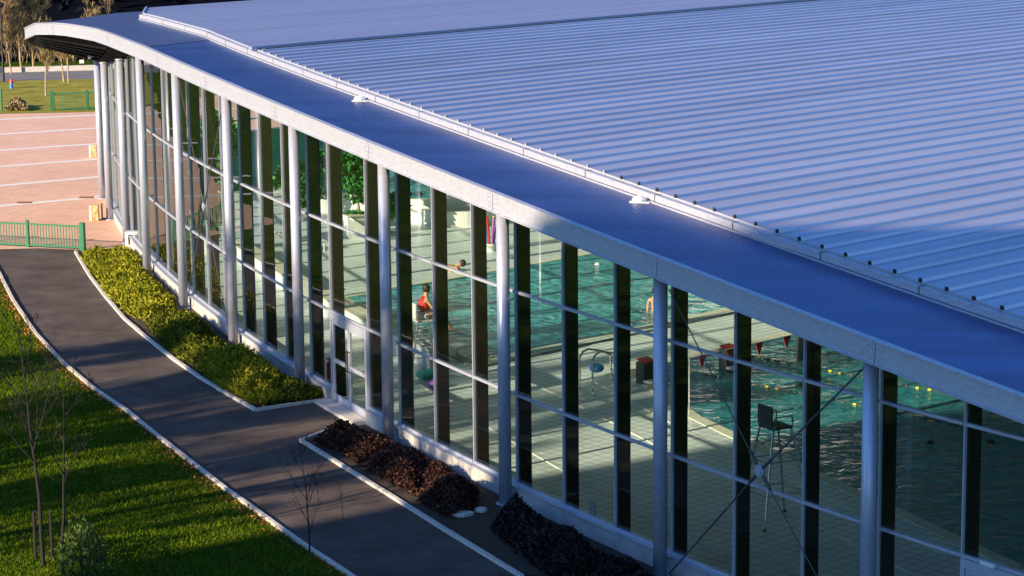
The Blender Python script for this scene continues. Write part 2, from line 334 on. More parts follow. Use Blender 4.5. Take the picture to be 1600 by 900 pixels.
# beds and kerbs
BED1 = PR + [at(515, 625), cpt(-5.3, .15), cpt(-9, .15), cpt(-13, .15), cpt(-17, .15), at(200, 392), at(130, 392)]
b = MB(); b.sheet(BED1, .008); structure(b, 'planting_bed', M['soil'])
BED2 = PR2 + [cpt(14, .15), cpt(8, .15), cpt(4, .15), cpt(0, .15), cpt(-3.4, .15), at(612, 688), at(530, 672)]
b = MB(); b.sheet(BED2, .010); structure(b, 'planting_bed', M['soil'])
def kerb(pts, name='kerb', wd=.09, h=.07):
    b = MB()
    for p, q in zip(pts[:-1], pts[1:]):
        L_ = (q-p).length; n = max(1, round(L_/1.0)); t = (q-p)/L_
        for k in range(n):
            a_, c_ = p + t*(L_*k/n + .008), p + t*(L_*(k+1)/n - .008); dz = U(-.006, .006)
            b.bar(Vector((a_.x, a_.y, h/2+dz)), Vector((c_.x, c_.y, h/2+dz)), wd, h)
    structure(b, name, M['kerb'])
def offs(pts, o):
    r = []
    for k, p in enumerate(pts):
        t = (pts[min(k+1, len(pts)-1)] - pts[max(k-1, 0)]).normalized(); r.append(p + Vector((-t.y, t.x, 0))*o)
    return r
kerb(PL); kerb(PR + [at(515, 625)]); kerb([at(530, 668), at(470, 690)] + PR2[1:])
b = MB()
for i in np.arange(-5.2, -3.9, .25): b.quad(cpt(i, .1, .1), cpt(i, .75, .1), cpt(i+.25, .75, .1), cpt(i+.25, .1, .1))
st = MB(); st.prism([cpt(-5.25, .1), cpt(-5.25, .5), cpt(-3.9, .5), cpt(-3.9, .1)], .0, .09); structure(st, 'door_step', M['kerb'])

# ------------------------------------------------------------------ interior floor, pools
FL = [cpt(i, .0) for i in range(-24, 15, 1)] + [ur(5, 60), ur(5, 100), ur(80.9, 100)]
b = MB(); b.prism(FL, .02, .1); structure(b, 'pool_deck', M['deck'])
PA = [ur(47.5, 43.9), ur(47.5, 100), ur(57.2, 100), ur(57.2, 47.5)]
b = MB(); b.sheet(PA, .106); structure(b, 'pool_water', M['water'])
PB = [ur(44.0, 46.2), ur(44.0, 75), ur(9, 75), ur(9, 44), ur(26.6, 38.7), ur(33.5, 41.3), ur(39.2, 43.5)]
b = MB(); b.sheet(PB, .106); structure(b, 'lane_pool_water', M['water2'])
def strip(pts, wd, z0, z1, name, m, closed=False):
    b = MB(); P = pts + ([pts[0]] if closed else [])
    for p, q in zip(P[:-1], P[1:]): b.bar(Vector((p.x, p.y, (z0+z1)/2)), Vector((q.x, q.y, (z0+z1)/2)), wd, z1-z0)
    return structure(b, name, m)
M['coping'] = mat('pool_coping', (.62, .63, .52), .5, 0, var=.08)
M['darkedge'] = mat('overflow_grate', (.06, .08, .09), .5, 0, var=.2, scale=20)
strip(PA, .32, .08, .118, 'pool_coping', M['coping'], True)
strip(PB, .32, .08, .116, 'pool_coping', M['coping'], True)
strip([p for p in (ur(47.05, 43.5), ur(47.05, 95))], .22, .09, .112, 'overflow_channel', M['darkedge'])
for G in ([(838, 602), (882, 622), (1075, 721), (1200, 782), (1432, 900), (1500, 932)], [(830, 707), (955, 778), (1070, 840), (1130, 870), (1200, 905)], [(923, 593), (1075, 675), (1200, 734), (1340, 800), (1480, 868)], [(640, 590), (700, 630), (830, 707)]):
    strip([at(*q, .1) for q in G], .055, .09, .113, 'deck_drain', M['white'])
# interior walls that close the hall
b = MB()
for r_ in (100.2,): b.box(ur(48, r_, 1.5), (DU.x*44, DU.y*44, 0), (DR.x*.1, DR.y*.1, 0), (0, 0, 1.4))
b.box(ur(4.8, 75, 1.5), (DR.x*25, DR.y*25, 0), (DU.x*.1, DU.y*.1, 0), (0, 0, 1.4))

# ------------------------------------------------------------------ the pool hall
hall = empty('pool_hall', cpt(0, 0, 0), 'long curved swimming hall with glass front and blue grey ribbed metal roof', 'building')
b.build('inner_wall', M['wallp'], hall)
# roof, near part with standing ribs
b = MB(); rows = []
pitch = .656; k = 0; u = 57.2
while u > 6:
    for du, dz in ((0, 0), (-.50, 0), (-.52, .058), (-.595, .058), (-.615, 0)):
        uu = u + du; rows.append((uu, zu(uu) + .26 + dz))
    u -= pitch
vs = []; fs = []
for j, (uu, z) in enumerate(rows):
    r0 = rg(uu) + .10; vs += [ur(uu, r0, z), ur(uu, r0 + 20, z), ur(uu, 102, z)]
for j in range(len(rows)-1): fs += [(3*j, 3*j+1, 3*j+4, 3*j+3), (3*j+1, 3*j+2, 3*j+5, 3*j+4)]
b.add(vs, fs); o = b.build('roof', M['roof'], hall)
# far part beyond the ridge
b = MB(); rows = []; u = 57.5
while u < 80.5:
    for du, dz in ((0, 0), (.3, .0), (.33, .016), (.40, .016), (.43, 0)):
        rows.append((u+du, zu(u+du) + .20 + dz))
    u += .45
vs = []; fs = []
for j, (uu, z) in enumerate(rows):
    r0 = rg(uu) + .1 + (0 if uu < 71.4 else (uu-71.4)*.36); vs += [ur(uu, r0, z), ur(uu, r0+20, z), ur(uu, 102, z)]
for j in range(len(rows)-1): fs += [(3*j, 3*j+3, 3*j+4, 3*j+1), (3*j+1, 3*j+4, 3*j+5, 3*j+2)]
b.add(vs, fs); b.build('far_roof', M['farroof'], hall)
b = MB(); b.bar(ur(57.35, rg(57.3)-.1, zu(57.3)+.30), ur(57.35, 102, zu(57.3)+.30), .16, .10)
b.build('ridge_cap', M['farroof'], hall)
b = MB(); b.bar(ur(57.12, rg(57.1)+.3, zu(57.1)+.285), ur(57.12, 102, zu(57.1)+.285), .14, .03); b.build('ridge_vent', M['greypl'], hall)
# ceiling below the roof
b = MB(); vs = []; fs = []; us = np.arange(6, 81, 2.0)
for j, uu in enumerate(us): vs += [ur(uu, rf(uu)+.35 if uu < 66 else rg(uu)+.5 + max(0, uu-70)*.3, zu(uu)-.42), ur(uu, 101, zu(uu)-.42)]
for j in range(len(us)-1): fs += [(2*j, 2*j+1, 2*j+3, 2*j+2)]
b.add(vs, fs); b.build('ceiling', M['wallp'], hall)
b = MB(); us = list(np.arange(7, 77.2, .6))
for u0, u1 in zip(us[:-1], us[1:]): b.bar(ur(u0, rgx(u0)+.13, zu(u0)+.17), ur(u1, rgx(u1)+.13, zu(u1)+.17), .05, .17)
b.build('roof_edge', M['zinc'], hall)
# gutter rail along the inner edge of the canopy
us = list(np.arange(7, 71.8, .6)); b = MB(); jt = MB()
G_ = [ur(u, rgx(u), zu(u)) for u in us]
for p, q in zip(G_[:-1], G_[1:]):
    b.bar(p + Vector((0, 0, .16)), q + Vector((0, 0, .16)), .14, .13)
    b.bar(p + Vector((0, 0, .055)) - Vector((DR.x, DR.y, 0))*.09, q + Vector((0, 0, .055)) - Vector((DR.x, DR.y, 0))*.09, .06, .05)
b.build('gutter', M['zinc'], hall)
for n_, u in enumerate(np.arange(8, 69, 2.62)):
    t = (ur(u+.5, rg(u+.5)) - ur(u-.5, rg(u-.5))).normalized(); p = ur(u, rg(u), zu(u)+.16)
    jt = MB(); jt.bar(p - t*.012, p + t*.012, .152, .142); jt.build('gutter_joint', M['greypl'], hall)
b = MB(); u = 57.2 - .54
while u > 7:
    b = MB(); p = ur(u, rg(u) + .11, zu(u) + .285); b.box(p, DR.to_3d()*.02, DU.to_3d()*(.026 if u < 36 else .018), (0, 0, .036 if u < 36 else .022)); b.build('rib_end_cap', M['black' if u < 36 else 'zinc'], hall); u -= pitch
for q in ((560, 143), (995, 296)):
    uu = min(np.arange(20, 60, .1), key=lambda t: abs((lambda P_: (P_[0]/P_[1]))(ur(t, rg(t)-.35)) - ray(*q)[0]/ray(*q)[1]))
    b = MB(); p = ur(uu, rg(uu)-.30, zu(uu)+.09); b.ball(p, .15, .12, .09); b.box(p-Vector((0, 0, .05)), (.2, 0, 0), (0, .1, 0), (0, 0, .02)); b.build('drain_cover', M['white'], hall)
# canopy sheet, fascia
us = list(np.arange(7, 62.5, .5)) + [62.5, 62.8]; vs = []; fs = []; b = MB()
for u in us: vs += [ur(u, rf(u)+.02, zu(u)-.01), ur(u, rg(u)-.05, zu(u)+.05)]
for j in range(len(us)-1): fs.append((2*j, 2*j+1, 2*j+3, 2*j+2))
b.add(vs, fs)
FT = [ur(62.5, rf(62.5), zu(62.5)), atd(170, 52, 80.9), atd(150, 45.5, 82.8), atd(125, 41, 84.8), atd(105, 38, 86.2), atd(85, 36.5, 87.5), atd(57, 37, 90.0), atd(40, 45, 93.0)]
RE = [atd(75, 33, 93.8), atd(110, 29.5, 94), atd(150, 26.5, 94.2), atd(185, 19, 94.4), atd(240, 16, 95), atd(400, 0, 96)]
IN = [ur(71.5, rg(71.5)-.0, zu(71.5)+.12), ur(68, rg(68)-.05, zu(68)+.07), ur(65, rg(65)-.05, zu(65)+.06), ur(62.5, rg(62.5)-.05, zu(62.5)+.05)]
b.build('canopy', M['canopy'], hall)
M['canopyend'] = roof_mat('canopy_end_sheet', (.09, .115, .23), .38, .5, .2)  # paler than the canopy: grazing sky reflection put into the colour
def rin(u): p_ = ur(u, rg(min(u, 71.4)) + (.35 + (u-71.4)*.76 if u > 71.4 else -.05), zu(u) + .06); return p_
RG = [rin(62.5), rin(66), rin(69), rin(71.4), rin(73), rin(74.5), rin(76)]
b = MB()
for k in range(6): b.quad(FT[k], RG[k], RG[k+1], FT[k+1])
top = [RG[6], atd(232, 17, 94.5), atd(185, 20, 94), atd(150, 26, 93.8), atd(110, 30, 93.6), atd(75, 34, 93.5), FT[7]]
for p, q in zip(top[:-1], top[1:]): b.add([FT[6], p, q], [(0, 1, 2)])
b.build('canopy_end', M['canopyend'], hall)
fascia = [ur(u, rf(u), zu(u)) for u in us[:-1]] + FT[1:]
FH = .37
segs = []; cur = [fascia[0]]; acc = 0
for p, q in zip(fascia[:-1], fascia[1:]):
    cur.append(q); acc += (q-p).length
    if acc > 6.0: segs.append(cur); cur = [q]; acc = 0
if len(cur) > 1: segs.append(cur)
for sg in segs:
    b = MB(); sp = [Vector(p) for p in sg]; d0 = (sp[1]-sp[0]).normalized()*.012; sp[0] += d0; sp[-1] -= (sp[-1]-sp[-2]).normalized()*.012
    for p, q in zip(sp[:-1], sp[1:]):
        e = (q-p).normalized()*.002
        b.bar(p - Vector((0, 0, FH/2)) - e, q - Vector((0, 0, FH/2)) + e, .07, FH)
        b.bar(p + Vector((0, 0, .015)) - e, q + Vector((0, 0, .015)) + e, .14, .03)
        b.bar(p - Vector((0, 0, FH+.012)) - e, q - Vector((0, 0, FH+.012)) + e, .16, .024)
    # bolts at the joints
    for pe, t in ((sp[0], (sp[1]-sp[0]).normalized()), (sp[-1], (sp[-2]-sp[-1]).normalized())):
        n = Vector((t.y, -t.x, 0)); n = n if n.dot(Vector((-1, -.4, 0))) > 0 else -n
        for dx in (.07, .16):
            for dz in (.10, .2, .3): b.tube(pe + t*dx - Vector((0, 0, dz)), pe + t*dx - Vector((0, 0, dz)) + n.normalized()*.05, .014, n=6)
    b.build('fascia_panel', M['zinc'], hall)
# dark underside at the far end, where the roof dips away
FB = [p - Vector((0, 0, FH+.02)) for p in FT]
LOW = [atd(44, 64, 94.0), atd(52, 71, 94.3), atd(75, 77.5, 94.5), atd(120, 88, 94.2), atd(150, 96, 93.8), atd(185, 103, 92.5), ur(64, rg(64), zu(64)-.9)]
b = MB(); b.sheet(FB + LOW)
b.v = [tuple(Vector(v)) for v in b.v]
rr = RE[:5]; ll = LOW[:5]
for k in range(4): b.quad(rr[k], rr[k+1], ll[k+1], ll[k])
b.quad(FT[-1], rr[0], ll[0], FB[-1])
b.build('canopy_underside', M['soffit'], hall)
b = MB()
for k in range(5):                                          # purlins showing under the canopy
    t = (k+.7)/6; a = FB[-2].lerp(LOW[1], t) - Vector((0, 0, .04)); c = FB[1].lerp(LOW[4], t) - Vector((0, 0, .04)); b.bar(a, c, .08, .07)
b.build('purlin', M['soffit'], hall)
b = MB(); p = atd(138, 90, 91); b.bar(p, p+Vector((.35, .1, .22)), .1, .12); q = atd(128, 96, 91); b.bx(q.x, q.y, q.z, .16, .16, .12); b.build('floodlight', M['white'], hall)

# columns
def uz(p): return zu(uof(p))
cols = {}
for kk in range(3, 12):
    i = (kk-8)*3 + .067; base = cpt(i, .384); cols[kk] = (base, zu(uof(cpt(i, .6))) - FH - .0)
cols[2] = (at(198, 380), 6.35); cols[1] = (at(172, 343), 5.75); cols[0] = (at(160, 310), 5.35)
cols[12] = (cpt(12.07, .384), 4.6)
for kk, (p, h) in cols.items():
    b = MB(); b.tube(p, p + Vector((0, 0, h)), .135, n=24); b.tube(p, p+Vector((0, 0, .03)), .2, n=16); b.tube(p + Vector((0, 0, h-.05)), p + Vector((0, 0, h-.01)), .17, n=16)
    b.build('column', M['column'], hall, False, 0)
for o in bpy.data.objects:
    if o.name.startswith('column'):
        for pl in o.data.polygons: pl.use_smooth = len(pl.vertices) == 4
# glazing
T1, T2, TB = 4.518, 2.312, .366
idx = [-24, -23, -22, -21, -20, -19, -18, -17, -16, -15, -14, -13, -12, -11, -10, -9, -8, -7, -6, -5.2, -3.95, -3, -2, -1, 0, 1, 2, 3, 4, 5, 6, 7, 8.25, 9, 10, 11, 12, 13]
def gtop(i):
    u = uof(cpt(i)); return min(zu(u) - .33, 99 if u < 70 else 6.4 - (u-70)*.12)
for n_, i in enumerate(idx):
    p = cpt(i); n = normal(i); t = tangent(i); h = gtop(i)
    b = MB(); b.box(p + n*.02 + Vector((0, 0, (TB+h)/2)), t*.016, n*.028, (0, 0, (h-TB)/2)); mu = b.build('mullion', M['alu'], hall)
    b = MB(); b.box(p - n*.168 + Vector((0, 0, (.12+h)/2)), t*.03, n*.148, (0, 0, (h-.12)/2)); f = b.build('fin', M['fin'], mu)
for i0, i1 in zip(idx[:-1], idx[1:]):
    door = (i0 == -5.2) or (i0 == 7)
    im = (i0+i1)/2; seg = [i0, im, i1]
    b = MB(); z0 = T2 if door else TB + .04
    for a_, c_ in zip(seg[:-1], seg[1:]):
        for za, zb in ((z0, T2), (T2, T1), (T1, None)):
            if zb is not None and zb - za < .01: continue
            ta = gtop(a_) if zb is None else zb; tb = gtop(c_) if zb is None else zb
            if ta < za+.05 or tb < za+.05: continue
            b.quad(cpt(a_, 0, za), cpt(c_, 0, za), cpt(c_, 0, tb), cpt(a_, 0, ta))
    b.build('window_glass', M['glass'], hall)
    for z in ([T1, T2] if door else [T1, T2, TB + .03]):
        if z > gtop(i0) - .1: continue
        b = MB()
        for a_, c_ in zip(seg[:-1], seg[1:]):
            t = (cpt(c_)-cpt(a_)).normalized()
            b.bar(cpt(a_, .035, z) + (t*.018 if a_ == i0 else -t*.0), cpt(c_, .035, z) - (t*.018 if c_ == i1 else t*0), .06, .055)
        b.build('transom', M['alu'], hall)
# plinth
def plinth(i0, i1):
    b = MB(); n = max(1, int(abs(i1-i0)))
    for k in range(n):
        a_, c_ = i0+(i1-i0)*k/n, i0+(i1-i0)*(k+1)/n
        b.bar(cpt(a_, .05, .175), cpt(c_, .05, .175), .22, .35)
    b.build('plinth', M['concrete'], hall)
    b = MB()
    for k in range(n):
        a_, c_ = i0+(i1-i0)*k/n, i0+(i1-i0)*(k+1)/n
        b.bar(cpt(a_, .06, .366), cpt(c_, .06, .366), .28, .028)
    b.build('sill', M['alu'], hall)
plinth(-24, -5.23); plinth(-3.92, 6.97); plinth(8.28, 13)
# doors
def door(i0, i1, label):
    A, B = cpt(i0, .03), cpt(i1, .03); t = (B-A).normalized(); n = Vector((t.y, -t.x, 0)); W_ = (B-A).length; Z = Vector((0, 0, 1))
    b = MB(); zt = T2 - .03; z0 = .09
    b.bar(A + t*.05 + Z*z0, A + t*.05 + Z*zt, .09, .09, n); b.bar(B - t*.05 + Z*z0, B - t*.05 + Z*zt, .09, .09, n); b.bar(A + t*.1 + Z*(zt-.09), B - t*.1 + Z*(zt-.09), .09, .16)
    b.bar(A + t*.1 + Z*(z0+.015), B - t*.1 + Z*(z0+.015), .1, .03)
    fr = b.build('door_frame', M['alu'], hall); mid = (A+B)/2
    for P, Q, s in ((A + t*.11, mid - t*.008, 1), (mid + t*.008, B - t*.11, -1)):
        b = MB(); lo, hi = z0+.035, zt-.18; wv = .075; n1 = n*.012
        b.bar(P + t*wv/2 + Z*lo, P + t*wv/2 + Z*hi, .05, wv, t); b.bar(Q - t*wv/2 + Z*lo, Q - t*wv/2 + Z*hi, .05, wv, t)
        for z, hh in ((lo+.07, .14), ((lo+hi)/2, .1), (hi-.04, .08)): b.bar(P + t*wv + Z*z, Q - t*wv + Z*z, .05, hh)
        lf = b.build('door_leaf', M['alu'], hall)
        b = MB(); b.quad(P + t*wv + Z*lo, Q - t*wv + Z*lo, Q - t*wv + Z*hi, P + t*wv + Z*hi); b.build('glass', M['glass'], lf)
        e = (Q - t*.05) if s == 1 else (P + t*.05)
        b = MB(); b.path([e + n*.03 + Z*1.0, e + n*.09 + Z*1.02, e + n*.09 + Z*1.5, e + n*.03 + Z*1.52], .014); b.build('handle', M['black'], lf)
door(-5.2, -3.95, 'd'); door(7, 8.25, 'd')
for i in (7.25, 7.9):
    b = MB(); b.bar(cpt(i, .1, T2+.02), cpt(i+.16, .12, T2+.02), .07, .07); b.build('door_closer', M['white'], hall)
# bracing between two pairs of columns
def brace(i0, i1, z1, name='brace'):
    Z = Vector((0, 0, 1)); A0, A1 = cpt(i0, .36), cpt(i1, .36)
    a, b_, c, d = A0+Z*.12, A1+Z*(z1[1]), A1+Z*.12, A0+Z*z1[0]
    mid = (a+b_+c+d)/4
    for p in (a, b_, c, d):
        m = MB(); t = (p-mid).normalized(); m.tube(mid + t*.28, p, .018 if p in (a, b_) else .011, n=8); m.tube(mid + t*.12, mid + t*.42, .032, n=8)
        m.build('brace_rod', M['greypl'], hall)
    m = MB(); n = normal((i0+i1)/2); m.tube(mid - n*.03, mid + n*.03, .12, n=18); m.tube(mid - n*.05, mid + n*.05, .08, n=12)
    m.build('brace_node', M['column'], hall)
brace(3.2, 5.95, (5.6, 5.1)); brace(-11.8, -9.1, (6.9, 6.8))
# end wall at the far side, glazed
UE = 80.95; RE0 = rof(cpt(-24)) + .05
for k in range(12):
    p = ur(UE, RE0 + 3.8*k, 0); b = MB(); b.bar(p + Vector((0, 0, .1)), p + Vector((0, 0, 5.8)), .10, .16, DU.to_3d()); b.build('end_wall_post', M['alu'], hall)
for z in (.3, 2.3, 4.5): b = MB(); b.bar(ur(UE, RE0, z), ur(UE, 100, z), .06, .06); b.build('end_wall_rail', M['alu'], hall)
g = MB(); g.quad(ur(UE, RE0, .1), ur(UE, 100, .1), ur(UE, 100, 5.8), ur(UE, RE0, 5.8)); g.build('end_wall_glass', M['glass'], hall)
# back glazing lets daylight in
b = MB()
b = MB()
for k in range(13):
    p = ur(7 + 6*k, 99.9, 0); b = MB(); b.bar(p + Vector((0, 0, 2.9)), p + Vector((0, 0, min(7, zu(min(80, 7+6*k))-.4))), .14, .14, DR.to_3d()); b.build('back_window_post', M['alu'], hall)
# ------------------------------------------------------------------ planting
def inside(p, poly):
    c = False; n = len(poly); x, y = p
    for k in range(n):
        x1, y1 = poly[k][0], poly[k][1]; x2, y2 = poly[(k+1) % n][0], poly[(k+1) % n][1]
        if (y1 > y) != (y2 > y) and x < (x2-x1)*(y-y1)/(y2-y1)+x1: c = not c
    return c
def edged(p, poly):
    m = 9; P = Vector(p[:2])
    for k in range(len(poly)):
        a = Vector(poly[k][:2]); b_ = Vector(poly[(k+1) % len(poly)][:2]); ab = b_-a; t = max(0, min(1, (P-a).dot(ab)/ab.length_squared)); m = min(m, (P-a-ab*t).length)
    return m
from mathutils import noise as mn
def leafblade(mb, p, d, ln, wd, bend=.3):
    d = d.normalized(); s_ = d.cross(Vector((U(-1, 1), U(-1, 1), U(-1, 1)))); s_ = s_.normalized() if s_.length > .01 else Vector((1, 0, 0))
    tip = p + d*ln - Vector((0, 0, bend*ln*.4)); mid = p + d*ln*.55
    o = len(mb.v); mb.v += [tuple(p), tuple(mid + s_*wd), tuple(tip), tuple(mid - s_*wd)]; mb.f.append((o, o+1, o+2, o+3))
def clump(img, h, n, ln, wd, mt, label, cat='shrub', name='low_shrub', group='low shrubs in the beds along the glass front', up=.9, stem='bark'):
    poly = [at(*q) for q in img]; cx = sum(p.x for p in poly)/len(poly); cy = sum(p.y for p in poly)/len(poly)
    e = empty(name, (cx, cy, 0), label, cat, group)
    xs = [p.x for p in poly]; ys = [p.y for p in poly]; mb = MB(); c = 0
    while c < n:
        x, y = U(min(xs), max(xs)), U(min(ys), max(ys))
        if not inside((x, y), poly): continue
        d = edged((x, y), poly); hh = h*min(1, (.25 + d/.55))*(.62 + .75*max(0, min(1, .5 + .9*mn.noise(Vector((x*1.6, y*1.6, h))))))
        z = hh*(1 - .75*rnd()**1.6); v = Vector((U(-1, 1), U(-1, 1), U(.1, 1)*up*1.4)); leafblade(mb, Vector((x, y, z)), v, ln*U(.6, 1.4), wd*U(.6, 1.3)); c += 1
    mb.build('foliage', mt, e)
    st = MB()
    for k in range(60):
        x, y = U(min(xs), max(xs)), U(min(ys), max(ys))
        if inside((x, y), poly) and edged((x, y), poly) > .15: st.tube((x, y, 0), (x+U(-.15, .15), y+U(-.15, .15), h*.7), .014, .006, 5)
    if len(st.f) > 60: st.build('stem', M[stem], e)
    return e
clump([(126, 402), (200, 394), (222, 412), (236, 440), (268, 470), (276, 492), (228, 506), (200, 495), (168, 462), (145, 430)], .28, 11000, .17, .022, M['juniper_y'], 'bright yellow green low shrub at the far end of the bed, beside the green fence')
clump([(228, 512), (280, 500), (305, 500), (352, 548), (350, 566), (318, 578), (296, 574), (262, 548)], .36, 8500, .17, .018, M['juniper_g'], 'darker green low shrub in the middle of the far bed')
clump([(306, 582), (345, 568), (385, 562), (440, 602), (440, 632), (398, 638), (350, 612)], .50, 9500, .21, .018, M['juniper_y'], 'tall spiky yellow green shrub at the near tip of the far bed')
clump([(425, 632), (430, 592), (466, 614), (508, 624), (470, 630)], .36, 6500, .16, .02, M['juniper_g'], 'small dark green shrub against the column left of the glass doors')
clump([(490, 694), (530, 678), (600, 695), (612, 700), (660, 745), (650, 780), (600, 752), (540, 715)], .40, 12000, .085, .024, M['redleaf'], 'red brown leafy shrub in the near bed next to the glass doors', up=.6)
clump([(632, 705), (690, 735), (748, 776), (742, 800), (700, 812), (655, 788), (664, 745)], .40, 9000, .085, .024, M['redleaf'], 'rusty brown shrub in the near bed, just before the pale stones', up=.6)
clump([(770, 835), (790, 803), (850, 826), (925, 866), (925, 925), (860, 905)], .52, 11000, .10, .032, M['darkleaf'], 'dark purple shrub right of the pale stones beside the plinth', up=.6)
clump([(920, 872), (1000, 905), (1080, 965), (1060, 1010), (960, 980), (918, 930)], .50, 9000, .10, .032, M['darkleaf'], 'near black shrub at the bottom edge below the bracing rods', up=.6)
clump([(820, 905), (870, 915), (950, 985), (900, 990)], .25, 2500, .09, .03, M['darkleaf'], 'very low dark ground shrub between kerb and larger dark shrub', up=.6)
clump([(90, 905), (92, 860), (120, 852), (165, 868), (172, 905), (140, 925)], .8, 1500, .16, .016, M['weed'], 'loose fresh green bush at the foot of the staked young tree', name='bush', group=None, up=1.5)
for k, (px, py, sx, sy, lb) in enumerate([(722, 806, .5, .32, 'pale flat stone between the two dark shrubs of the near bed'), (752, 800, .34, .22, 'smaller pale stone beside the plinth, right of the flat stone')]):
    p = at(px, py); b = MB(); n = 9; pts = [(p.x + sx*.5*math.cos(6.283*j/n)*U(.75, 1.1), p.y + sy*.5*math.sin(6.283*j/n)*U(.75, 1.1)) for j in range(n)]; b.prism(pts, 0, .09)
    tag(b.build('stone', M['kerb'], bevel=.02), lb, 'stone', 'pale stones in the near bed')
# grass and litter
LAWN = [at(-60, 470), at(-10, 425), at(15, 474), at(96, 572), at(195, 648), at(296, 729), at(395, 804), at(545, 908), at(560, 960), at(-60, 960)]
mb = MB(); c = 0; xs = [p.x for p in LAWN]; ys = [p.y for p in LAWN]
while c < 62000:
    x, y = U(min(xs), max(xs)), U(min(ys), max(ys))
    if not inside((x, y), LAWN): continue
    h = U(.03, .085); o = len(mb.v); a = U(0, 6.28); dx, dy = .012*math.cos(a), .012*math.sin(a)
    mb.v += [(x-dx, y-dy, 0), (x+dx, y+dy, 0), (x+U(-.05, .05), y+U(-.05, .05), h)]; mb.f.append((o, o+1, o+2)); c += 1
tag(mb.build('grass', M['grass']), kind='stuff')
mb = MB()
for p, q in zip(PL[3:-1], PL[4:]):
    L_ = (q-p).length; n_ = Vector((-(q-p).y, (q-p).x, 0)).normalized(); s_ = -1 if (p - n_*.5).x < p.x else 1
    for k in range(int(L_*38)):
        t = rnd(); d = .06 + .32*rnd()**2.2; x = p.lerp(q, t) + n_*s_*d; leafblade(mb, Vector((x.x, x.y, .015+.03*rnd())), Vector((U(-1, 1), U(-1, 1), U(-.1, .4))), U(.04, .09), .025, 0)
tag(mb.build('fallen_leaves', M['litter']), kind='stuff')
# ------------------------------------------------------------------ bare trees
def bare_tree(name, base, H, label, group=None, levels=4, r0=.06, spread=.5, mt='bark', kids=(5, 7), twig=None, lean=(0, 0), low=.3, cat='tree', ntw=3, twl=.28, seed=None):
    if seed is not None: random.seed(seed)
    e = empty(name, base, label, cat, group); base = Vector(base); tr = MB(); br = MB(); tw = MB()
    def grow(p, d, ln, r, lv, mb):
        n = 4 if lv else 7; q = p; dd = d.copy(); pts = [(p.copy(), r)]
        for k in range(n):
            dd = (dd + Vector((U(-1, 1), U(-1, 1), U(-.3, .9)))*.09).normalized(); q2 = q + dd*ln/n; ra, rb = r*(1-k/n*.8), r*(1-(k+1)/n*.8)
            mb.tube(q, q2, ra, rb, 7 if lv == 0 else (4 if lv < 3 else 3), cap=False); q = q2; pts.append((q.copy(), rb))
        if lv < levels:
            m = random.randint(*kids) + (4 if lv == 0 else 0)
            for k in range(m):
                t = (low if lv == 0 else .2) + (1-(low if lv == 0 else .2))*rnd(); i = min(n-1, int(t*n)); f = t*n-i; pp = pts[i][0].lerp(pts[i+1][0], f); rr = pts[i][1]*.55
                a = U(0, 6.283); side = Vector((math.cos(a), math.sin(a), 0)); nd = (dd*.6 + side*spread*U(.8, 1.5) + Vector((0, 0, U(.1, .5)))).normalized()
                grow(pp, nd, ln*(.42 if lv == 0 else .5)*U(.7, 1.15)*(1.15-t*.5), max(.003, rr), lv+1, br)
        else:
            for k in range(ntw): leafblade(tw, pts[random.randint(1, n)][0], dd + Vector((U(-1, 1), U(-1, 1), U(-.4, 1)))*.8, twl*U(.5, 1.2), (.006 if twl < .5 else .010) if twig is None else .012, 0)
    grow(base, Vector((lean[0], lean[1], 1)).normalized(), H, r0, 0, tr)
    br.add(tw.v, tw.f); tr.build('trunk', M[mt], e); br.build('branches', M[mt if twig is None else twig], e)
    return e
b0 = at(68, 884)
bare_tree('young_tree', b0, 4.7, 'slender bare young tree with a dark trunk, held by stakes on the lawn', None, 3, .045, .55, 'bark', (4, 6), lean=(.015, .02), low=.38, seed=3, ntw=2, twl=.2)
bare_tree('young_tree', at(98, 880), 3.4, 'shorter bare young tree just right of the staked one', None, 3, .035, .5, 'bark', (3, 5), low=.35, seed=5, ntw=2, twl=.2)
for px, lb in ((56, 'leftmost wooden stake beside the slender young tree'), (82, 'wooden stake between the two young trees')):
    p = at(px, 872); b = MB(); b.tube(p, p + Vector((0, 0, .95)), .035, .03, 8); tag(b.build('stake', M['bark']), lb, 'stake', 'stakes of the young trees')
bare_tree('sapling', at(484, 866), 2.1, 'thin dark sapling with upright twigs at the lower path kerb', None, 2, .02, .38, 'bark', (5, 7), low=.15, seed=11, ntw=3, twl=.16)
bare_tree('sapling', at(536, 812), .8, 'tiny dry twig standing on the path edge right of the thin sapling', None, 1, .008, .3, 'bark', (3, 4), low=.3, seed=12, ntw=2, twl=.1)
bare_tree('sapling', at(50, 556), 1.0, 'small dark red leafed sapling tip at the upper path kerb', None, 2, .012, .5, 'bark', (3, 4), low=.5, seed=13, ntw=2, twl=.1)
# trees out of frame on the sun side: their shade falls over the path and lawn
D2 = Vector((math.cos(AZ), math.sin(AZ), 0)); N2 = Vector((-D2.y, D2.x, 0))
org = at(300, 725)
for k, (o_, L_, H_) in enumerate([(-2.2, 18, 10), (-.6, 17, 10.5), (.9, 20, 11), (2.6, 17, 10), (4.2, 19, 11), (6.2, 17, 10), (8.4, 19, 10.5), (10.6, 17, 9.5), (13.2, 18, 9)]):
    bare_tree('park_tree', (org + N2*o_ - D2*L_).to_tuple(), H_, 'tall bare park tree left of the lawn, number %s from the camera' % ['one', 'two', 'three', 'four', 'five', 'six', 'seven', 'eight', 'nine'][k], 'park trees beside the lawn', 3, .22, .28, 'bark', (6, 8), low=.1, seed=20+k, ntw=12, twl=.8)
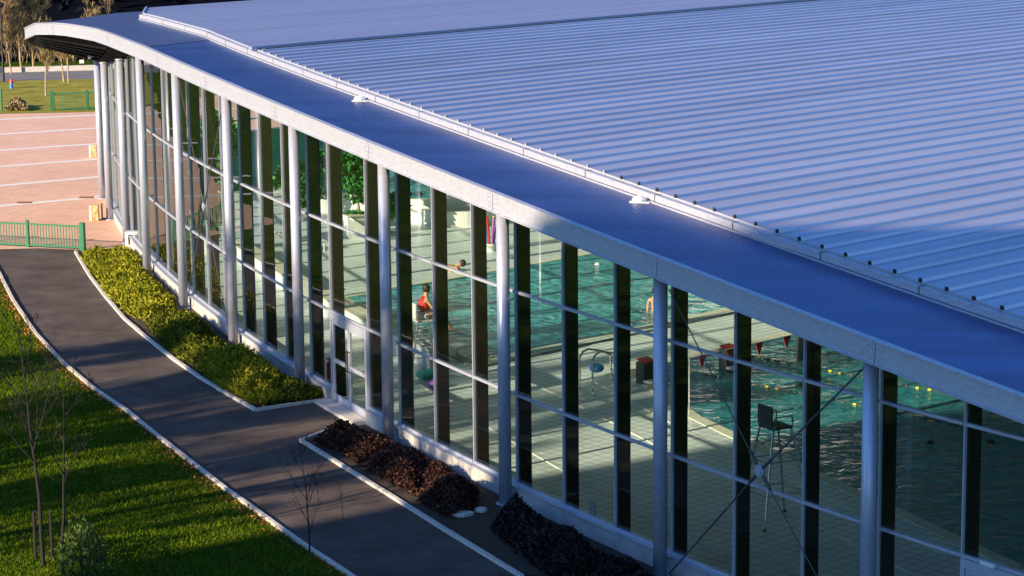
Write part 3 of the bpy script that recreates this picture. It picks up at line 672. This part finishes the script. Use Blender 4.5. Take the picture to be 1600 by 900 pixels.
# building out of frame on the sun side that shades the near half
cor = at(400, 836) - D2*56; back = Vector((D2.y, -D2.x, 0))
prof = [(0, 0), (0, 22), (1.5, 26.8), (3.7, 28.6), (8, 29.6), (12, 32.3), (30, 38), (30, 0)]
b = MB(); n = len(prof); vs = []
for t in (0, -14):
    for o_, z in prof: q = cor + back*o_ + D2*t; vs.append((q.x, q.y, z))
b.add(vs, [tuple(range(n)), tuple(range(2*n-1, n-1, -1))] + [(k, k+n, (k+1) % n+n, (k+1) % n) for k in range(n)])
tw_ = empty('tower_block', cor, 'tall plain tower block beyond the left edge that throws its shade over the near half', 'building')
b.build('wall', M['tower'], tw_)
# ------------------------------------------------------------------ far left: fences, trees, forest
def fence(a, c, H, label, posts, step=.11, endpost=True):
    e = empty('green_fence', a, label, 'fence', 'green metal fences'); d = (c-a); L_ = d.length; t = d/L_; Z = Vector((0, 0, 1))
    for z in (.09, H-.05): b = MB(); b.bar(a + Z*z, c + Z*z, .05, .05); b.build('rail', M['green_paint'], e)
    b = MB(); s_ = step
    while s_ < L_: b.bar(a + t*s_ + Z*.1, a + t*s_ + Z*(H-.05), .022, .022, t); s_ += step
    b.build('bars', M['green_paint'], e)
    for f, wd in posts: b = MB(); p = a + t*L_*f; b.bar(p, p + Z*(H+.08), wd, wd, t); b.build('post', M['green_paint'], e)
fence(at(-120, 378), at(131, 391), .86, 'green railing fence across the end of the asphalt path', ((.30, .07), (.66, .09), (.995, .16)))
fence(at(82, 173), at(158, 171), .92, 'small green fence panel on the far lawn behind the brick court', ((0, .16), (.72, .12)), .13)
b = MB(); a = at(-40, 176); 
e = empty('green_post', at(3, 174), 'thin dark green post at the left edge of the far lawn', 'post'); b = MB(); p = at(3, 174); b.tube(p, p+Vector((0, 0, 1.1)), .05); b.build('pole', M['green_paint'], e)
e = empty('lamp_post', at(6, 128), 'thin black street lamp by the far road at the left edge', 'lamp post'); p = at(6, 128); b = MB(); b.tube(p, p+Vector((0, 0, 4.2)), .07, .045); b.build('pole', M['black'], e); b = MB(); b.ball(p+Vector((0, 0, 4.3)), .2, .2, .16); b.build('lamp_head', M['black'], e)
p = at(18, 138); e = empty('hydrant', p, 'small red capped blue and white post on the far lawn', 'hydrant'); b = MB(); b.tube(p, p+Vector((0, 0, .32)), .11, .09, 12); b.build('base', M['bluepl'], e); b = MB(); b.tube(p+Vector((0, 0, .32)), p+Vector((0, 0, .5)), .12, .06, 12); b.tube(p+Vector((-.16, 0, .4)), p+Vector((.16, 0, .4)), .05, n=8); b.build('cap', M['red'], e)
LT = 'bare trees along the far road'
for k, (px, py, H, lb, rr, sd) in enumerate([(18, 116, 4.2, 'leftmost pale bare tree behind the far road, cut by the frame', .05, 31), (34, 113, 5.0, 'tallest pale bare tree behind the far road', .06, 32), (52, 112, 3.9, 'bare tree just right of the tallest one behind the far road', .05, 33), (-2, 114, 3.6, 'low bare tree at the left frame edge behind the far road', .05, 34)]):
    bare_tree('bare_tree', at(px, py), H, lb, LT, 3, rr, .36, 'palebark', (5, 7), 'twig', low=.08, seed=sd, ntw=8, twl=.5)
for k, (px, py, H, lb, sd) in enumerate([(72, 150, 2.6, 'young bare tree with pale trunk on the far lawn left of the small fence', 41), (107, 130, 2.4, 'young pale trunked tree in front of the far road', 42), (100, 128, 2.3, 'twin trunk tree left of the pale trunked one by the far road', 43), (152, 118, 3.6, 'bare tree directly left of the first white column', 44), (268, 30, 2.5, 'x', 45)][:4]):
    bare_tree('bare_tree', at(px, py), H, lb, LT, 3, .055, .4, 'palebark', (4, 6), 'twig', low=.4, seed=sd, ntw=5, twl=.35)
p = atd(162, 26, 150)
bare_tree('bare_tree', (p.x, p.y, 0), p.z+1.3, 'bare tree top rising behind the far roof edge', LT, 3, .07, .3, 'palebark', (4, 6), 'twig', low=.5, seed=46, ntw=6, twl=.4)
clump([(10, 173), (16, 166), (38, 166), (44, 174)], .45, 1500, .2, .05, M['twig'], 'low brown bush at the far edge of the brick court', name='bush', group=None)
# hedges behind the road
mb = MB(); random.seed(77)
for k in range(5200):
    x = U(-34, 12); y = 149 + U(0, 5) ; h = 1.8 + 1.2*mn.noise(Vector((x*.5, y*.3, 0))); leafblade(mb, Vector((x, y - .25*x*0, h*rnd())), Vector((U(-.5, .5), U(-.5, .5), 1)), U(.4, 1.1), .03, 0)
tag(mb.build('roadside_scrub', M['twig']), kind='stuff')
mb = MB()
for k in range(700):
    x = U(-110, 90); t = rnd(); y = 158 + 150*t; z0 = 120*(max(0, (y - .05*x - 154)/380)**1.15); H = U(7, 13)
    for j in range(120):
        f = rnd()**.8; r = (1-f)*H*.2*U(.5, 1.1) + .15; a = U(0, 6.283); q = Vector((x + r*math.cos(a)*.6, y + r*math.sin(a)*.6, z0 + H*f))
        leafblade(mb, q, Vector((math.cos(a), math.sin(a), -.35)), U(.6, 1.3), .22, .2)
tag(mb.build('spruce_forest', M['spruce']), kind='stuff')
mb = MB()
for k in range(5000):
    x = U(-26, -4); y = U(170, 178); mb_h = 6.0 + 1.0*mn.noise(Vector((x*.35, 0, 2))); leafblade(mb, Vector((x, y, z := mb_h*(1-.5*rnd()) + (y-154)*.28)), Vector((U(-1, 1), U(-1, 1), U(0, 1))), U(.3, .8), .06, 0)
tag(mb.build('reddish_thicket', M['redtwig']), kind='stuff')
# court furniture
for px, py, H, lb in ((148, 246, .55, 'stained yellow and cream block on the brick court left of the first white column'), (150, 345, .58, 'rust stained cream block on the brick court above the green fence')):
    p = at(px, py); e = empty('bollard', p, lb, 'bollard', 'stained blocks on the court'); b = MB(); b.bx(p.x, p.y, H/2, .22, .22, H); b.build('body', M['orange'], e, bevel=.02); b = MB(); b.bx(p.x-.17, p.y, H/2, .1, .24, H*.96); b.build('side_panel', M['kerb'], e)
p = at(165, 343); e = empty('bike_rack', p, 'small black U shaped rack beside the rust stained block', 'rack'); b = MB(); b.path([p+Vector((-.12, 0, .6)), p+Vector((-.12, 0, .04)), p+Vector((.14, 0, .04)), p+Vector((.14, 0, .6))], .028); b.build('frame', M['black'], e)
for px, py, lb in ((38, 317, 'rusty drain cover on the court, left of the other one'), (135, 309, 'rusty drain cover on the court, nearer to the white columns')):
    p = at(px, py); b = MB(); b.bx(p.x, p.y, .014, .55, .42, .012); tag(b.build('drain_cover', M['rust']), lb, 'drain cover', 'rusty drain covers on the court')
p = at(202, 384); e = empty('vent_box', p, 'white box with dark grille at the foot of the facade by the yellow green shrub', 'vent box'); b = MB(); b.bx(p.x+.1, p.y, .25, .42, .35, .5); b.build('case', M['white'], e, bevel=.01); b = MB(); b.bx(p.x+.1, p.y-.18, .24, .2, .02, .34); b.build('grille', M['black'], e)
# ------------------------------------------------------------------ things inside the hall
FZ = .1
def person(verts, edges, radii, label, mats, root=0, group=None, extras=None):
    me = bpy.data.meshes.new('person'); me.from_pydata([tuple(v) for v in verts], edges, []); o = bpy.data.objects.new('person_body', me); C.objects.link(o)
    sk = o.modifiers.new('skin', 'SKIN'); sk.use_smooth_shade = True
    for k, r in enumerate(radii): me.skin_vertices[0].data[k].radius = (r, r)
    me.skin_vertices[0].data[root].use_root = True
    ss = o.modifiers.new('sub', 'SUBSURF'); ss.levels = 2; ss.render_levels = 2
    dg = bpy.context.evaluated_depsgraph_get(); dg.update(); m2 = bpy.data.meshes.new_from_object(o.evaluated_get(dg)); bpy.data.objects.remove(o)
    e = empty('person', verts[root], label, 'person', group)
    m2.materials.clear(); m2.materials.append(M['skin']); m2.polygons.foreach_set('use_smooth', [True]*len(m2.polygons))
    bo = bpy.data.objects.new('body', m2); C.objects.link(bo); bo.parent = e; bo.matrix_parent_inverse = Matrix.Translation(e.location).inverted()
    return e
def head_parts(e, h, face, hair='hair', s=1.0):
    face = face.normalized(); b = MB(); b.ball(h - face*.018 + Vector((0, 0, .022)), .108*s, .108*s, .118*s, 14, 10); b.build('hair', M[hair], e, True)
def swimmer(p, dr, label, cap='hair', arm=True):
    d = Vector((dr[0], dr[1], 0)).normalized(); s_ = Vector((-d.y, d.x, 0)); z = Vector((0, 0, 1)); h = p + z*.06
    V = [p - d*.55 - z*.02, p - d*.25 + z*.0, p - d*.05 + z*.0, p + d*.06 + z*.03, h + d*.19, p + s_*.19 - d*.06, p - s_*.19 - d*.06, p + s_*.3 + d*.2 + z*.12, p + s_*.26 + d*.46, p - s_*.32 - d*.3 - z*.03, p - d*.95 + s_*.08 - z*.05, p - d*.95 - s_*.08 - z*.05]
    E_ = [(0, 1), (1, 2), (2, 3), (3, 4), (2, 5), (2, 6), (5, 7), (7, 8), (6, 9), (0, 10), (0, 11)]
    e = person(V, E_, [.11, .12, .13, .055, .085, .055, .055, .042, .03, .035, .06, .06], label, None, 0, 'swimmers in the pools')
    head_parts(e, h + d*.19, -z*.3 + d, cap)
    return e
WZ = -.03
for px, py, dr, lb, cap in [(942, 420, (-1, .2), 'swimmer with a white cap in the far turquoise pool', 'white'), (1140, 638, (.8, -.6), 'swimmer with orange skin tones in the near lane pool left of the bracing hub', 'hair'),
        (1442, 702, (1, .3), 'dark haired swimmer in the shaded lane pool right of the last column', 'hair'), (1215, 672, (-.7, .5), 'dark haired swimmer just behind the lifeguard chair top', 'hair'), (1240, 612, (.9, .2), 'swimmer in the lane pool between two float lines', 'hair'), (1560, 700, (-1, .1), 'swimmer near the right frame edge in dark water', 'hair')]:
    swimmer(at(px, py, WZ), dr, lb, cap)
# round raised basin with two bathers, at the back
def arc(c, r, a0, a1, n): return [Vector((c.x + r*math.cos(a0+(a1-a0)*k/n), c.y + r*math.sin(a0+(a1-a0)*k/n), 0)) for k in range(n+1)]
bc = at(690, 352, 0) + Vector((0, 4.2, 0)); e = empty('round_basin', bc, 'raised round white basin with turquoise water at the back of the hall', 'basin')
b = MB(); o_ = arc(bc, 4.4, 0, 2*math.pi, 40); b.prism([p.to_tuple() for p in o_[:-1]], .1, .95); b.build('basin_wall', M['white'], e); b = MB(); o_ = arc(bc, 4.15, 0, 2*math.pi, 40); b.sheet([p.to_tuple() for p in o_[:-1]], .958); b.build('basin_water', M['water'], e)
for px, lb in ((640, 'left bather of the pair leaning on the rim of the round basin'), (656, 'right bather of the pair leaning on the rim of the round basin')):
    p = at(px, 305, .95); p.z = .55; d = Vector((0, -1, 0)); z = Vector((0, 0, 1)); s_ = Vector((1, 0, 0))
    e = person([p - z*.5, p - z*.1, p + z*.12, p + z*.25, p + z*.38, p + s_*.2 + z*.05, p - s_*.2 + z*.05, p + s_*.25 - z*.1 + d*.15, p - s_*.25 - z*.1 + d*.15], [(0, 1), (1, 2), (2, 3), (3, 4), (2, 5), (2, 6), (5, 7), (6, 8)], [.14, .14, .13, .055, .09, .055, .055, .04, .04], lb, None, 0)
    head_parts(e, p + z*.38, d)
# curved white slide walls
for k, (px, py, r, lb) in enumerate([(718, 352, 1.6, 'curved white low wall in front of the round basin'), (724, 334, 1.0, 'smaller curved white wall behind the first one')]):
    c = at(px, py, FZ) + Vector((0, r*.7, 0)); o_ = arc(c, r, math.pi*1.05, math.pi*1.95, 16); i_ = arc(c, r-.18, math.pi*1.95, math.pi*1.05, 16); b = MB(); b.prism([p.to_tuple() for p in o_+i_], .1, .65+.35*k); tag(b.build('curved_wall', M['white']), lb, 'low wall', 'curved white walls')
# teal screen panels behind the potted tree
for k in range(3):
    b = MB(); p = ur(77.5, 57.5 + 3.1*k); b.box(p + Vector((0, 0, 1.2)), DR.to_3d()*1.5, DU.to_3d()*.03, (0, 0, 1.1)); e = empty('screen', p, 'teal glazed screen panel at the back wall, ' + ['left one', 'middle one', 'right one'][k], 'screen', 'teal screen panels'); b.build('panel', M['tealcloth'], e); b = MB(); b.bar(p+Vector((0, 0, 2.33))-DR.to_3d()*1.55, p+Vector((0, 0, 2.33))+DR.to_3d()*1.55, .08, .06); b.build('top_rail', M['alu'], e)
# potted trees
def potted(p, H, label, n=1500, cr=.75, sd=1):
    random.seed(sd); e = empty('potted_tree', p, label, 'potted tree', 'potted trees in the hall'); b = MB(); b.tube(p, p+Vector((0, 0, .5)), .32, .42, 18); b.build('pot', M['white'], e); z = Vector((0, 0, 1))
    b = MB(); q = p + z*.5
    for k in range(6): q2 = q + Vector((U(-.05, .05), U(-.05, .05), (H-.9)/6)); b.tube(q, q2, .06-.005*k, .055-.005*k, 8); q = q2
    b.build('trunk', M['palebark'], e); mb = MB()
    for k in range(n):
        v = Vector((random.gauss(0, 1), random.gauss(0, 1), random.gauss(0, 1))).normalized(); s_ = int(rnd()*7); cc = p + z*(H*.72 + .28*H*math.sin(s_*2.3)*.6) + Vector((math.cos(s_*2.4)*cr*.5, math.sin(s_*2.4)*cr*.5, 0)); leafblade(mb, cc + v*cr*.5*U(.4, 1), v+Vector((0, 0, .2)), .2, .07)
    for k in range(n//5):
        v = Vector((U(-1, 1), U(-1, 1), U(.1, .8))); leafblade(mb, p + z*.5 + v*.25, v, .3, .06)
    mb.build('crown', M['ficus'], e); return e
potted(at(560, 368, FZ), 2.9, 'potted fig tree with round green crown behind the bays left of the door column', sd=2)
potted(at(508, 330, FZ), 2.1, 'leafy potted tree seen through the bay above the glass doors', 1300, .7, 3)
potted(at(462, 345, FZ), 2.0, 'bushy potted tree seen just right of the column left of the doors', 1300, .7, 4)
potted(at(322, 395, FZ), 2.6, 'dark green potted tree deep in the left bays', 1500, .9, 5)
potted(at(620, 362, FZ), 1.2, 'small potted palm beside the round basin', 700, .4, 6)
potted(at(342, 300, FZ), 3.0, 'pale green potted tree near the far end wall', 1500, .9, 7)
# low white bench wall parallel to the front
def bench(a, c, h, wd, label):
    e = empty('bench_wall', a, label, 'bench', 'low white bench walls'); b = MB(); b.bar(a + Vector((0, 0, h/2)), c + Vector((0, 0, h/2)), wd, h); b.build('body', M['white'], e)
    b = MB(); b.bar(a + Vector((0, 0, h+.02)), c + Vector((0, 0, h+.02)), wd+.08, .04); b.build('seat', M['coping'], e)
bench(at(500, 482, FZ), at(590, 532, FZ), .5, .5, 'low white bench wall behind the glass doors, left piece')
bench(at(612, 545, FZ), at(684, 574, FZ), .5, .5, 'low white bench wall right of the door column below the lifeguard')
bench(at(372, 400, FZ), at(470, 462, FZ), .45, .5, 'long low white bench wall seen through the left bays')
bench(at(540, 372, FZ), at(585, 368, FZ), .75, .4, 'white counter at the foot of the potted fig tree')
# lifeguard chairs
def high_chair(p, H, d, label, wd=.85, dp=1.05):
    d = Vector((d[0], d[1], 0)).normalized(); s_ = Vector((-d.y, d.x, 0)); z = Vector((0, 0, 1)); e = empty('lifeguard_chair', p, label, 'lifeguard chair', 'tall lifeguard chairs')
    for a, c in ((1, 1), (1, -1), (-1, 1), (-1, -1)):
        b = MB(); q = p + d*dp*.5*a + s_*wd*.5*c; t = p + d*.22*a + s_*.22*c + z*(H-FZ); b.tube(q, t, .022, .022, 8); b.build('leg', M['steel'], e); b = MB(); b.tube(q, q+z*.05, .04, .035, 10); b.build('foot', M['rust'], e)
    for f in (.33, .66):
        b = MB(); hh = (H-FZ)*f; a_ = 1-f; pa = [p + d*(dp*.5*a_+.22*f)*sa + s_*(wd*.5*a_+.22*f)*sb + z*hh for sa, sb in ((1, 1), (1, -1), (-1, -1), (-1, 1), (1, 1))]; b.path(pa, .014, 6); b.build('rung', M['steel'], e)
    t = p + z*(H-FZ); b = MB(); b.box(t, d*.25, s_*.25, z*.025); b.build('seat', M['white'] if H < 1.8 else M['greypl'], e, bevel=.01)
    b = MB(); b.box(t - d*.26 + z*.26, d*.02, s_*.24, z*.2); b.build('backrest', M['white'] if H < 1.8 else M['greypl'], e, bevel=.01)
    for c in (1, -1): b = MB(); b.path([t + s_*.27*c - d*.22, t + s_*.27*c - d*.22 + z*.24, t + s_*.27*c + d*.22 + z*.24, t + s_*.27*c + d*.22], .014, 6); b.build('armrest', M['steel'], e)
    return t
hc = (at(1195, 840, FZ) + at(1137, 810, FZ) + at(1285, 817, FZ))/3 + Vector((.1, .35, 0))
high_chair(hc, 2.1, (.85, .5), 'empty tall steel lifeguard chair behind the bracing hub, facing the lane pool', .95, 1.2)
lg = at(662, 582, FZ); t = high_chair(lg, 1.5, (.9, .35), 'tall lifeguard chair with white seat carrying the person in red', .7, .9)
d = Vector((.93, .36, 0)).normalized(); s_ = Vector((-d.y, d.x, 0)); z = Vector((0, 0, 1)); p = t + z*.12
e = person([p, p + z*.22 + d*.03, p + z*.42 + d*.08, p + z*.54 + d*.10, p + z*.68 + d*.13, p + z*.42 + s_*.18 + d*.06, p + z*.42 - s_*.18 + d*.06, p + z*.2 + s_*.24 + d*.2, p + z*.2 - s_*.24 + d*.2, p + z*.06 + s_*.16 + d*.42, p + z*.06 - s_*.16 + d*.42,
    p + s_*.1 + d*.08, p - s_*.1 + d*.08, p + s_*.12 + d*.5 + z*.02, p - s_*.12 + d*.5 + z*.02, p + s_*.13 + d*.68 - z*.4, p - s_*.13 + d*.72 - z*.4, p + s_*.13 + d*.84 - z*.42, p - s_*.13 + d*.88 - z*.42],
    [(0, 1), (1, 2), (2, 3), (3, 4), (2, 5), (2, 6), (5, 7), (6, 8), (7, 9), (8, 10), (0, 11), (0, 12), (11, 13), (12, 14), (13, 15), (14, 16), (15, 17), (16, 18)],
    [.14, .125, .13, .05, .092, .055, .055, .042, .042, .03, .03, .09, .09, .065, .065, .04, .04, .035, .035], 'seated lifeguard in red top and white shorts on the tall chair, facing the pool', None)
head_parts(e, p + z*.68 + d*.13, d)
b = MB(); b.ball(p + z*.27 + d*.04, .155, .18, .24, 14, 10); b.build('red_top', M['redcloth'], e, True)
b = MB(); b.ball(p + z*.0 + d*.05, .19, .19, .13, 14, 8); b.build('white_shorts', M['white'], e, True)
# dark haired person leaning at the edge of the turquoise pool
p = at(712, 424, FZ); z = Vector((0, 0, 1)); d = Vector((-.9, .1, 0)).normalized(); s_ = Vector((-d.y, d.x, 0))
e = person([p - z*.05, p + z*.12 + d*.15, p + z*.2 + d*.35, p + z*.22 - d*.0 , p - d*.25 + z*.25, p + z*.1 + d*.5 + s_*.15, p + z*.1 + d*.5 - s_*.15, p - d*.1 + s_*.2, p - d*.1 - s_*.2], [(0, 1), (1, 2), (0, 3), (3, 4), (2, 5), (2, 6), (3, 7), (3, 8)], [.14, .14, .12, .06, .1, .05, .05, .05, .05], 'dark haired bather leaning on the far edge of the turquoise pool', None); head_parts(e, p - d*.25 + z*.25, -d)
# person standing half behind the column
p = at(1024, 486, FZ)
e = person([p + z*.9, p + z*1.15, p + z*1.38, p + z*1.5, p + z*1.63, p + z*1.38 + Vector((.19, 0, 0)), p + z*1.38 - Vector((.19, 0, 0)), p + z*.85 + Vector((.25, 0, 0)), p + z*.85 - Vector((.25, 0, 0)), p + z*.5 + Vector((.1, 0, 0)), p + z*.5 - Vector((.1, 0, 0)), p + z*.04 + Vector((.1, 0, 0)), p + z*.04 - Vector((.1, 0, 0))],
    [(0, 1), (1, 2), (2, 3), (3, 4), (2, 5), (2, 6), (5, 7), (6, 8), (0, 9), (0, 10), (9, 11), (10, 12)], [.13, .12, .13, .05, .09, .055, .055, .035, .035, .07, .07, .04, .04], 'bather standing in the turquoise pool half hidden by the blue shaded column', None)
e.location.z -= 1.05; head_parts(e, p + z*.58, Vector((0, -1, 0)))
for o in e.children:
    if o.name.startswith('hair'): o.matrix_parent_inverse = Matrix.Translation(e.location).inverted()
# starting blocks at the head of the lane pool
for px, py, lb in ((1008, 598, 'starting block with red top nearest to the ladder'), (1137, 577, 'starting block with red top, second from the ladder'), (1258, 560, 'starting block with red top, third from the ladder')):
    p = at(px, py, FZ); e = empty('starting_block', p, lb, 'starting block', 'starting blocks of the lane pool'); b = MB(); b.box(p + z*.28, DR.to_3d()*.2, DU.to_3d()*.14, z*.28); b.build('pedestal', M['greypl'], e, bevel=.01)
    b = MB(); b.box(p + z*.6 - DU.to_3d()*.05, DR.to_3d()*.2, DU.to_3d()*.16 + z*.03, z*.025); b.build('platform', M['red'], e, bevel=.01); b = MB(); b.box(p + z*.09 - DU.to_3d()*.3 - DR.to_3d()*.1, DR.to_3d()*.12, DU.to_3d()*.16, z*.03); b.build('step', M['white'], e)
# pool ladder
p0, p1 = at(906, 607, FZ), at(922, 610, FZ); e = empty('pool_ladder', p0, 'curved steel grab rails with a blue float at the corner of the lane pool', 'pool ladder')
for q in (p0, p0 + DU.to_3d()*-.45 ):
    b = MB(); b.path([q, q + z*.8, q + z*.93 + DR.to_3d()*.12, q + z*.97 + DR.to_3d()*.3, q + z*.85 + DR.to_3d()*.8, q + z*.7 + DR.to_3d()*1.1, q + DR.to_3d()*1.15 + z*.0], .026, 8); b.build('rail', M['steel'], e)
b = MB()
for k in range(3): b.bar(p0 + DR.to_3d()*1.13 + z*(.1+.2*k), p0 + DR.to_3d()*1.13 - DU.to_3d()*.45 + z*(.1+.2*k), .06, .03)
b.build('tread', M['steel'], e)
p = at(932, 575, .35); b = MB(); b.ball(p, .2, .16, .12, 12, 8); tag(b.build('float', M['bluepl'], None, True), 'small blue float resting by the grab rails', 'float')
# flag line
pa, pc = ur(39.5, 43.6), ur(39.5, 56); fz = 1.5
e = empty('flag_line', pa, 'line of red triangular flags strung over the lane pool', 'flag line')
for q in (pa,): b = MB(); b.tube(q+z*.1, q+z*fz, .022); b.build('post', M['steel'], e)
b = MB(); b.tube(pa+z*fz, pc+z*fz, .007, n=5); b.build('line', M['white'], e)
for px in (1097, 1141, 1186, 1229, 1310, 1415):
    # along the line at the seen spacing
    best = min(range(0, 1240), key=lambda m: abs((pa+DR.to_3d()*m*.01).x/(pa+DR.to_3d()*m*.01).y - ray(px, 558)[0]/ray(px, 558)[1])); q = pa + DR.to_3d()*best*.01 + z*fz
    b = MB(); t = DR.to_3d(); n_ = DU.to_3d()*.006; A, B_, Cc = q - t*.15, q + t*.15, q - z*.34
    b.add([A-n_, B_-n_, Cc-n_, A+n_, B_+n_, Cc+n_], [(0, 1, 2), (5, 4, 3), (0, 3, 4, 1), (1, 4, 5, 2), (2, 5, 3, 0)]); b.build('flag', M['redcloth'], e)
# lane ropes
for k, (r_, lb) in enumerate([(47.2, 'lane rope with yellow floats nearest to the front glass'), (49.7, 'second lane rope from the front glass'), (52.2, 'third lane rope from the front glass'), (54.7, 'fourth lane rope from the front glass'), (57.2, 'fifth lane rope from the front glass')]):
    e = empty('lane_rope', ur(43.8, r_), lb, 'lane rope', 'lane ropes of the near pool'); b = MB(); b.tube(ur(43.8, r_, .12), ur(10, r_, .12), .012, n=5); b.build('rope', M['greypl'], e); b = MB(); m = MB()
    for j in range(95):
        q = ur(43.6 - j*.35, r_ + .04*math.sin(j), .115); (b if (j//2) % 4 == 1 else m).tube(q - DU.to_3d()*.05, q + DU.to_3d()*.05, .032, n=8)
    b.build('yellow_floats', M['yellow'], e); m.build('dark_floats', M['greypl'], e)
# foam noodles in a holder
p = at(767, 392, FZ); e = empty('noodle_rack', p, 'bundle of colourful foam noodles standing beside the turquoise pool', 'pool toys'); b = MB(); b.tube(p, p+z*.25, .16, .18, 16); b.build('holder', M['white'], e)
for k, mm in enumerate(('purple', 'yellow', 'red', 'bluepl', 'red', 'purple')):
    a = k*1.05; b = MB(); q = p + Vector((.09*math.cos(a), .09*math.sin(a), .1)); b.path([q, q + Vector((.04*math.cos(a), .04*math.sin(a), .5)), q + Vector((.14*math.cos(a), .1*math.sin(a), 1.05))], .038, 8); b.build('noodle', M[mm], e)
# sun loungers, bags, extinguisher, card, shoes
def lounger(p, ang, label):
    d = Vector((math.cos(ang), math.sin(ang), 0)); s_ = Vector((-d.y, d.x, 0)); e = empty('lounger', p, label, 'lounger', 'white pool loungers')
    b = MB(); b.box(p + z*.32, d*.6, s_*.3, z*.025); b.build('seat', M['white'], e, bevel=.01); b = MB(); b.box(p - d*.85 + z*.52, d*.28 - z*.2, s_*.3, (d*.01+z*.02)); b.build('backrest', M['white'], e)
    for a in (-.55, .5):
        for c in (-.27, .27): b = MB(); b.tube(p + d*a + s_*c, p + d*a + s_*c + z*.32, .022); b.build('leg', M['white'], e)
lounger(at(708, 562, FZ), .9, 'white plastic lounger beside the turquoise pool right of the lifeguard chair')
lounger(at(600, 372, FZ), .3, 'white lounger behind the door column near the fig tree')
lounger(at(480, 392, FZ), .5, 'white lounger left of the door bays in front of the potted trees')
for px, py, mm, s, lb in ((668, 592, 'tealcloth', .3, 'teal towel heap on the deck left of the mullion, below the lifeguard'), (680, 606, 'purple', .22, 'purple brown bag beside the teal towel heap')):
    p = at(px, py, FZ); b = MB(); b.ball(p + z*s*.45, s, s*.7, s*.5, 14, 9)
    b.v = [(x + .05*mn.noise(Vector((x*5, y*5, zz*5))), y, max(FZ, zz + .08*mn.noise(Vector((x*6, y*6, zz*6+3))))) for x, y, zz in b.v]; tag(b.build('bag', M[mm], None, True), lb, 'bag', 'bags on the deck')
p = at(516, 598, FZ); e = empty('fire_extinguisher', p, 'small red extinguisher standing behind the glass left of the doors', 'fire extinguisher'); b = MB(); b.tube(p, p+z*.5, .085, n=14); b.ball(p+z*.5, .085, .085, .06); b.build('bottle', M['red'], e); b = MB(); b.tube(p+z*.55, p+z*.64, .025); b.bar(p+z*.63-Vector((.08, 0, 0)), p+z*.63+Vector((.06, 0, 0)), .02, .03); b.build('valve', M['black'], e)
p = cpt(1.45, -.12, FZ); t = tangent(1.45); b = MB(); b.box(p + z*.42, t*.12, normal(1.45)*.01, z*.14); tag(b.build('card', M['zinc']), 'pale blue card leaning inside the glass low in the bay before the blue column', 'card')
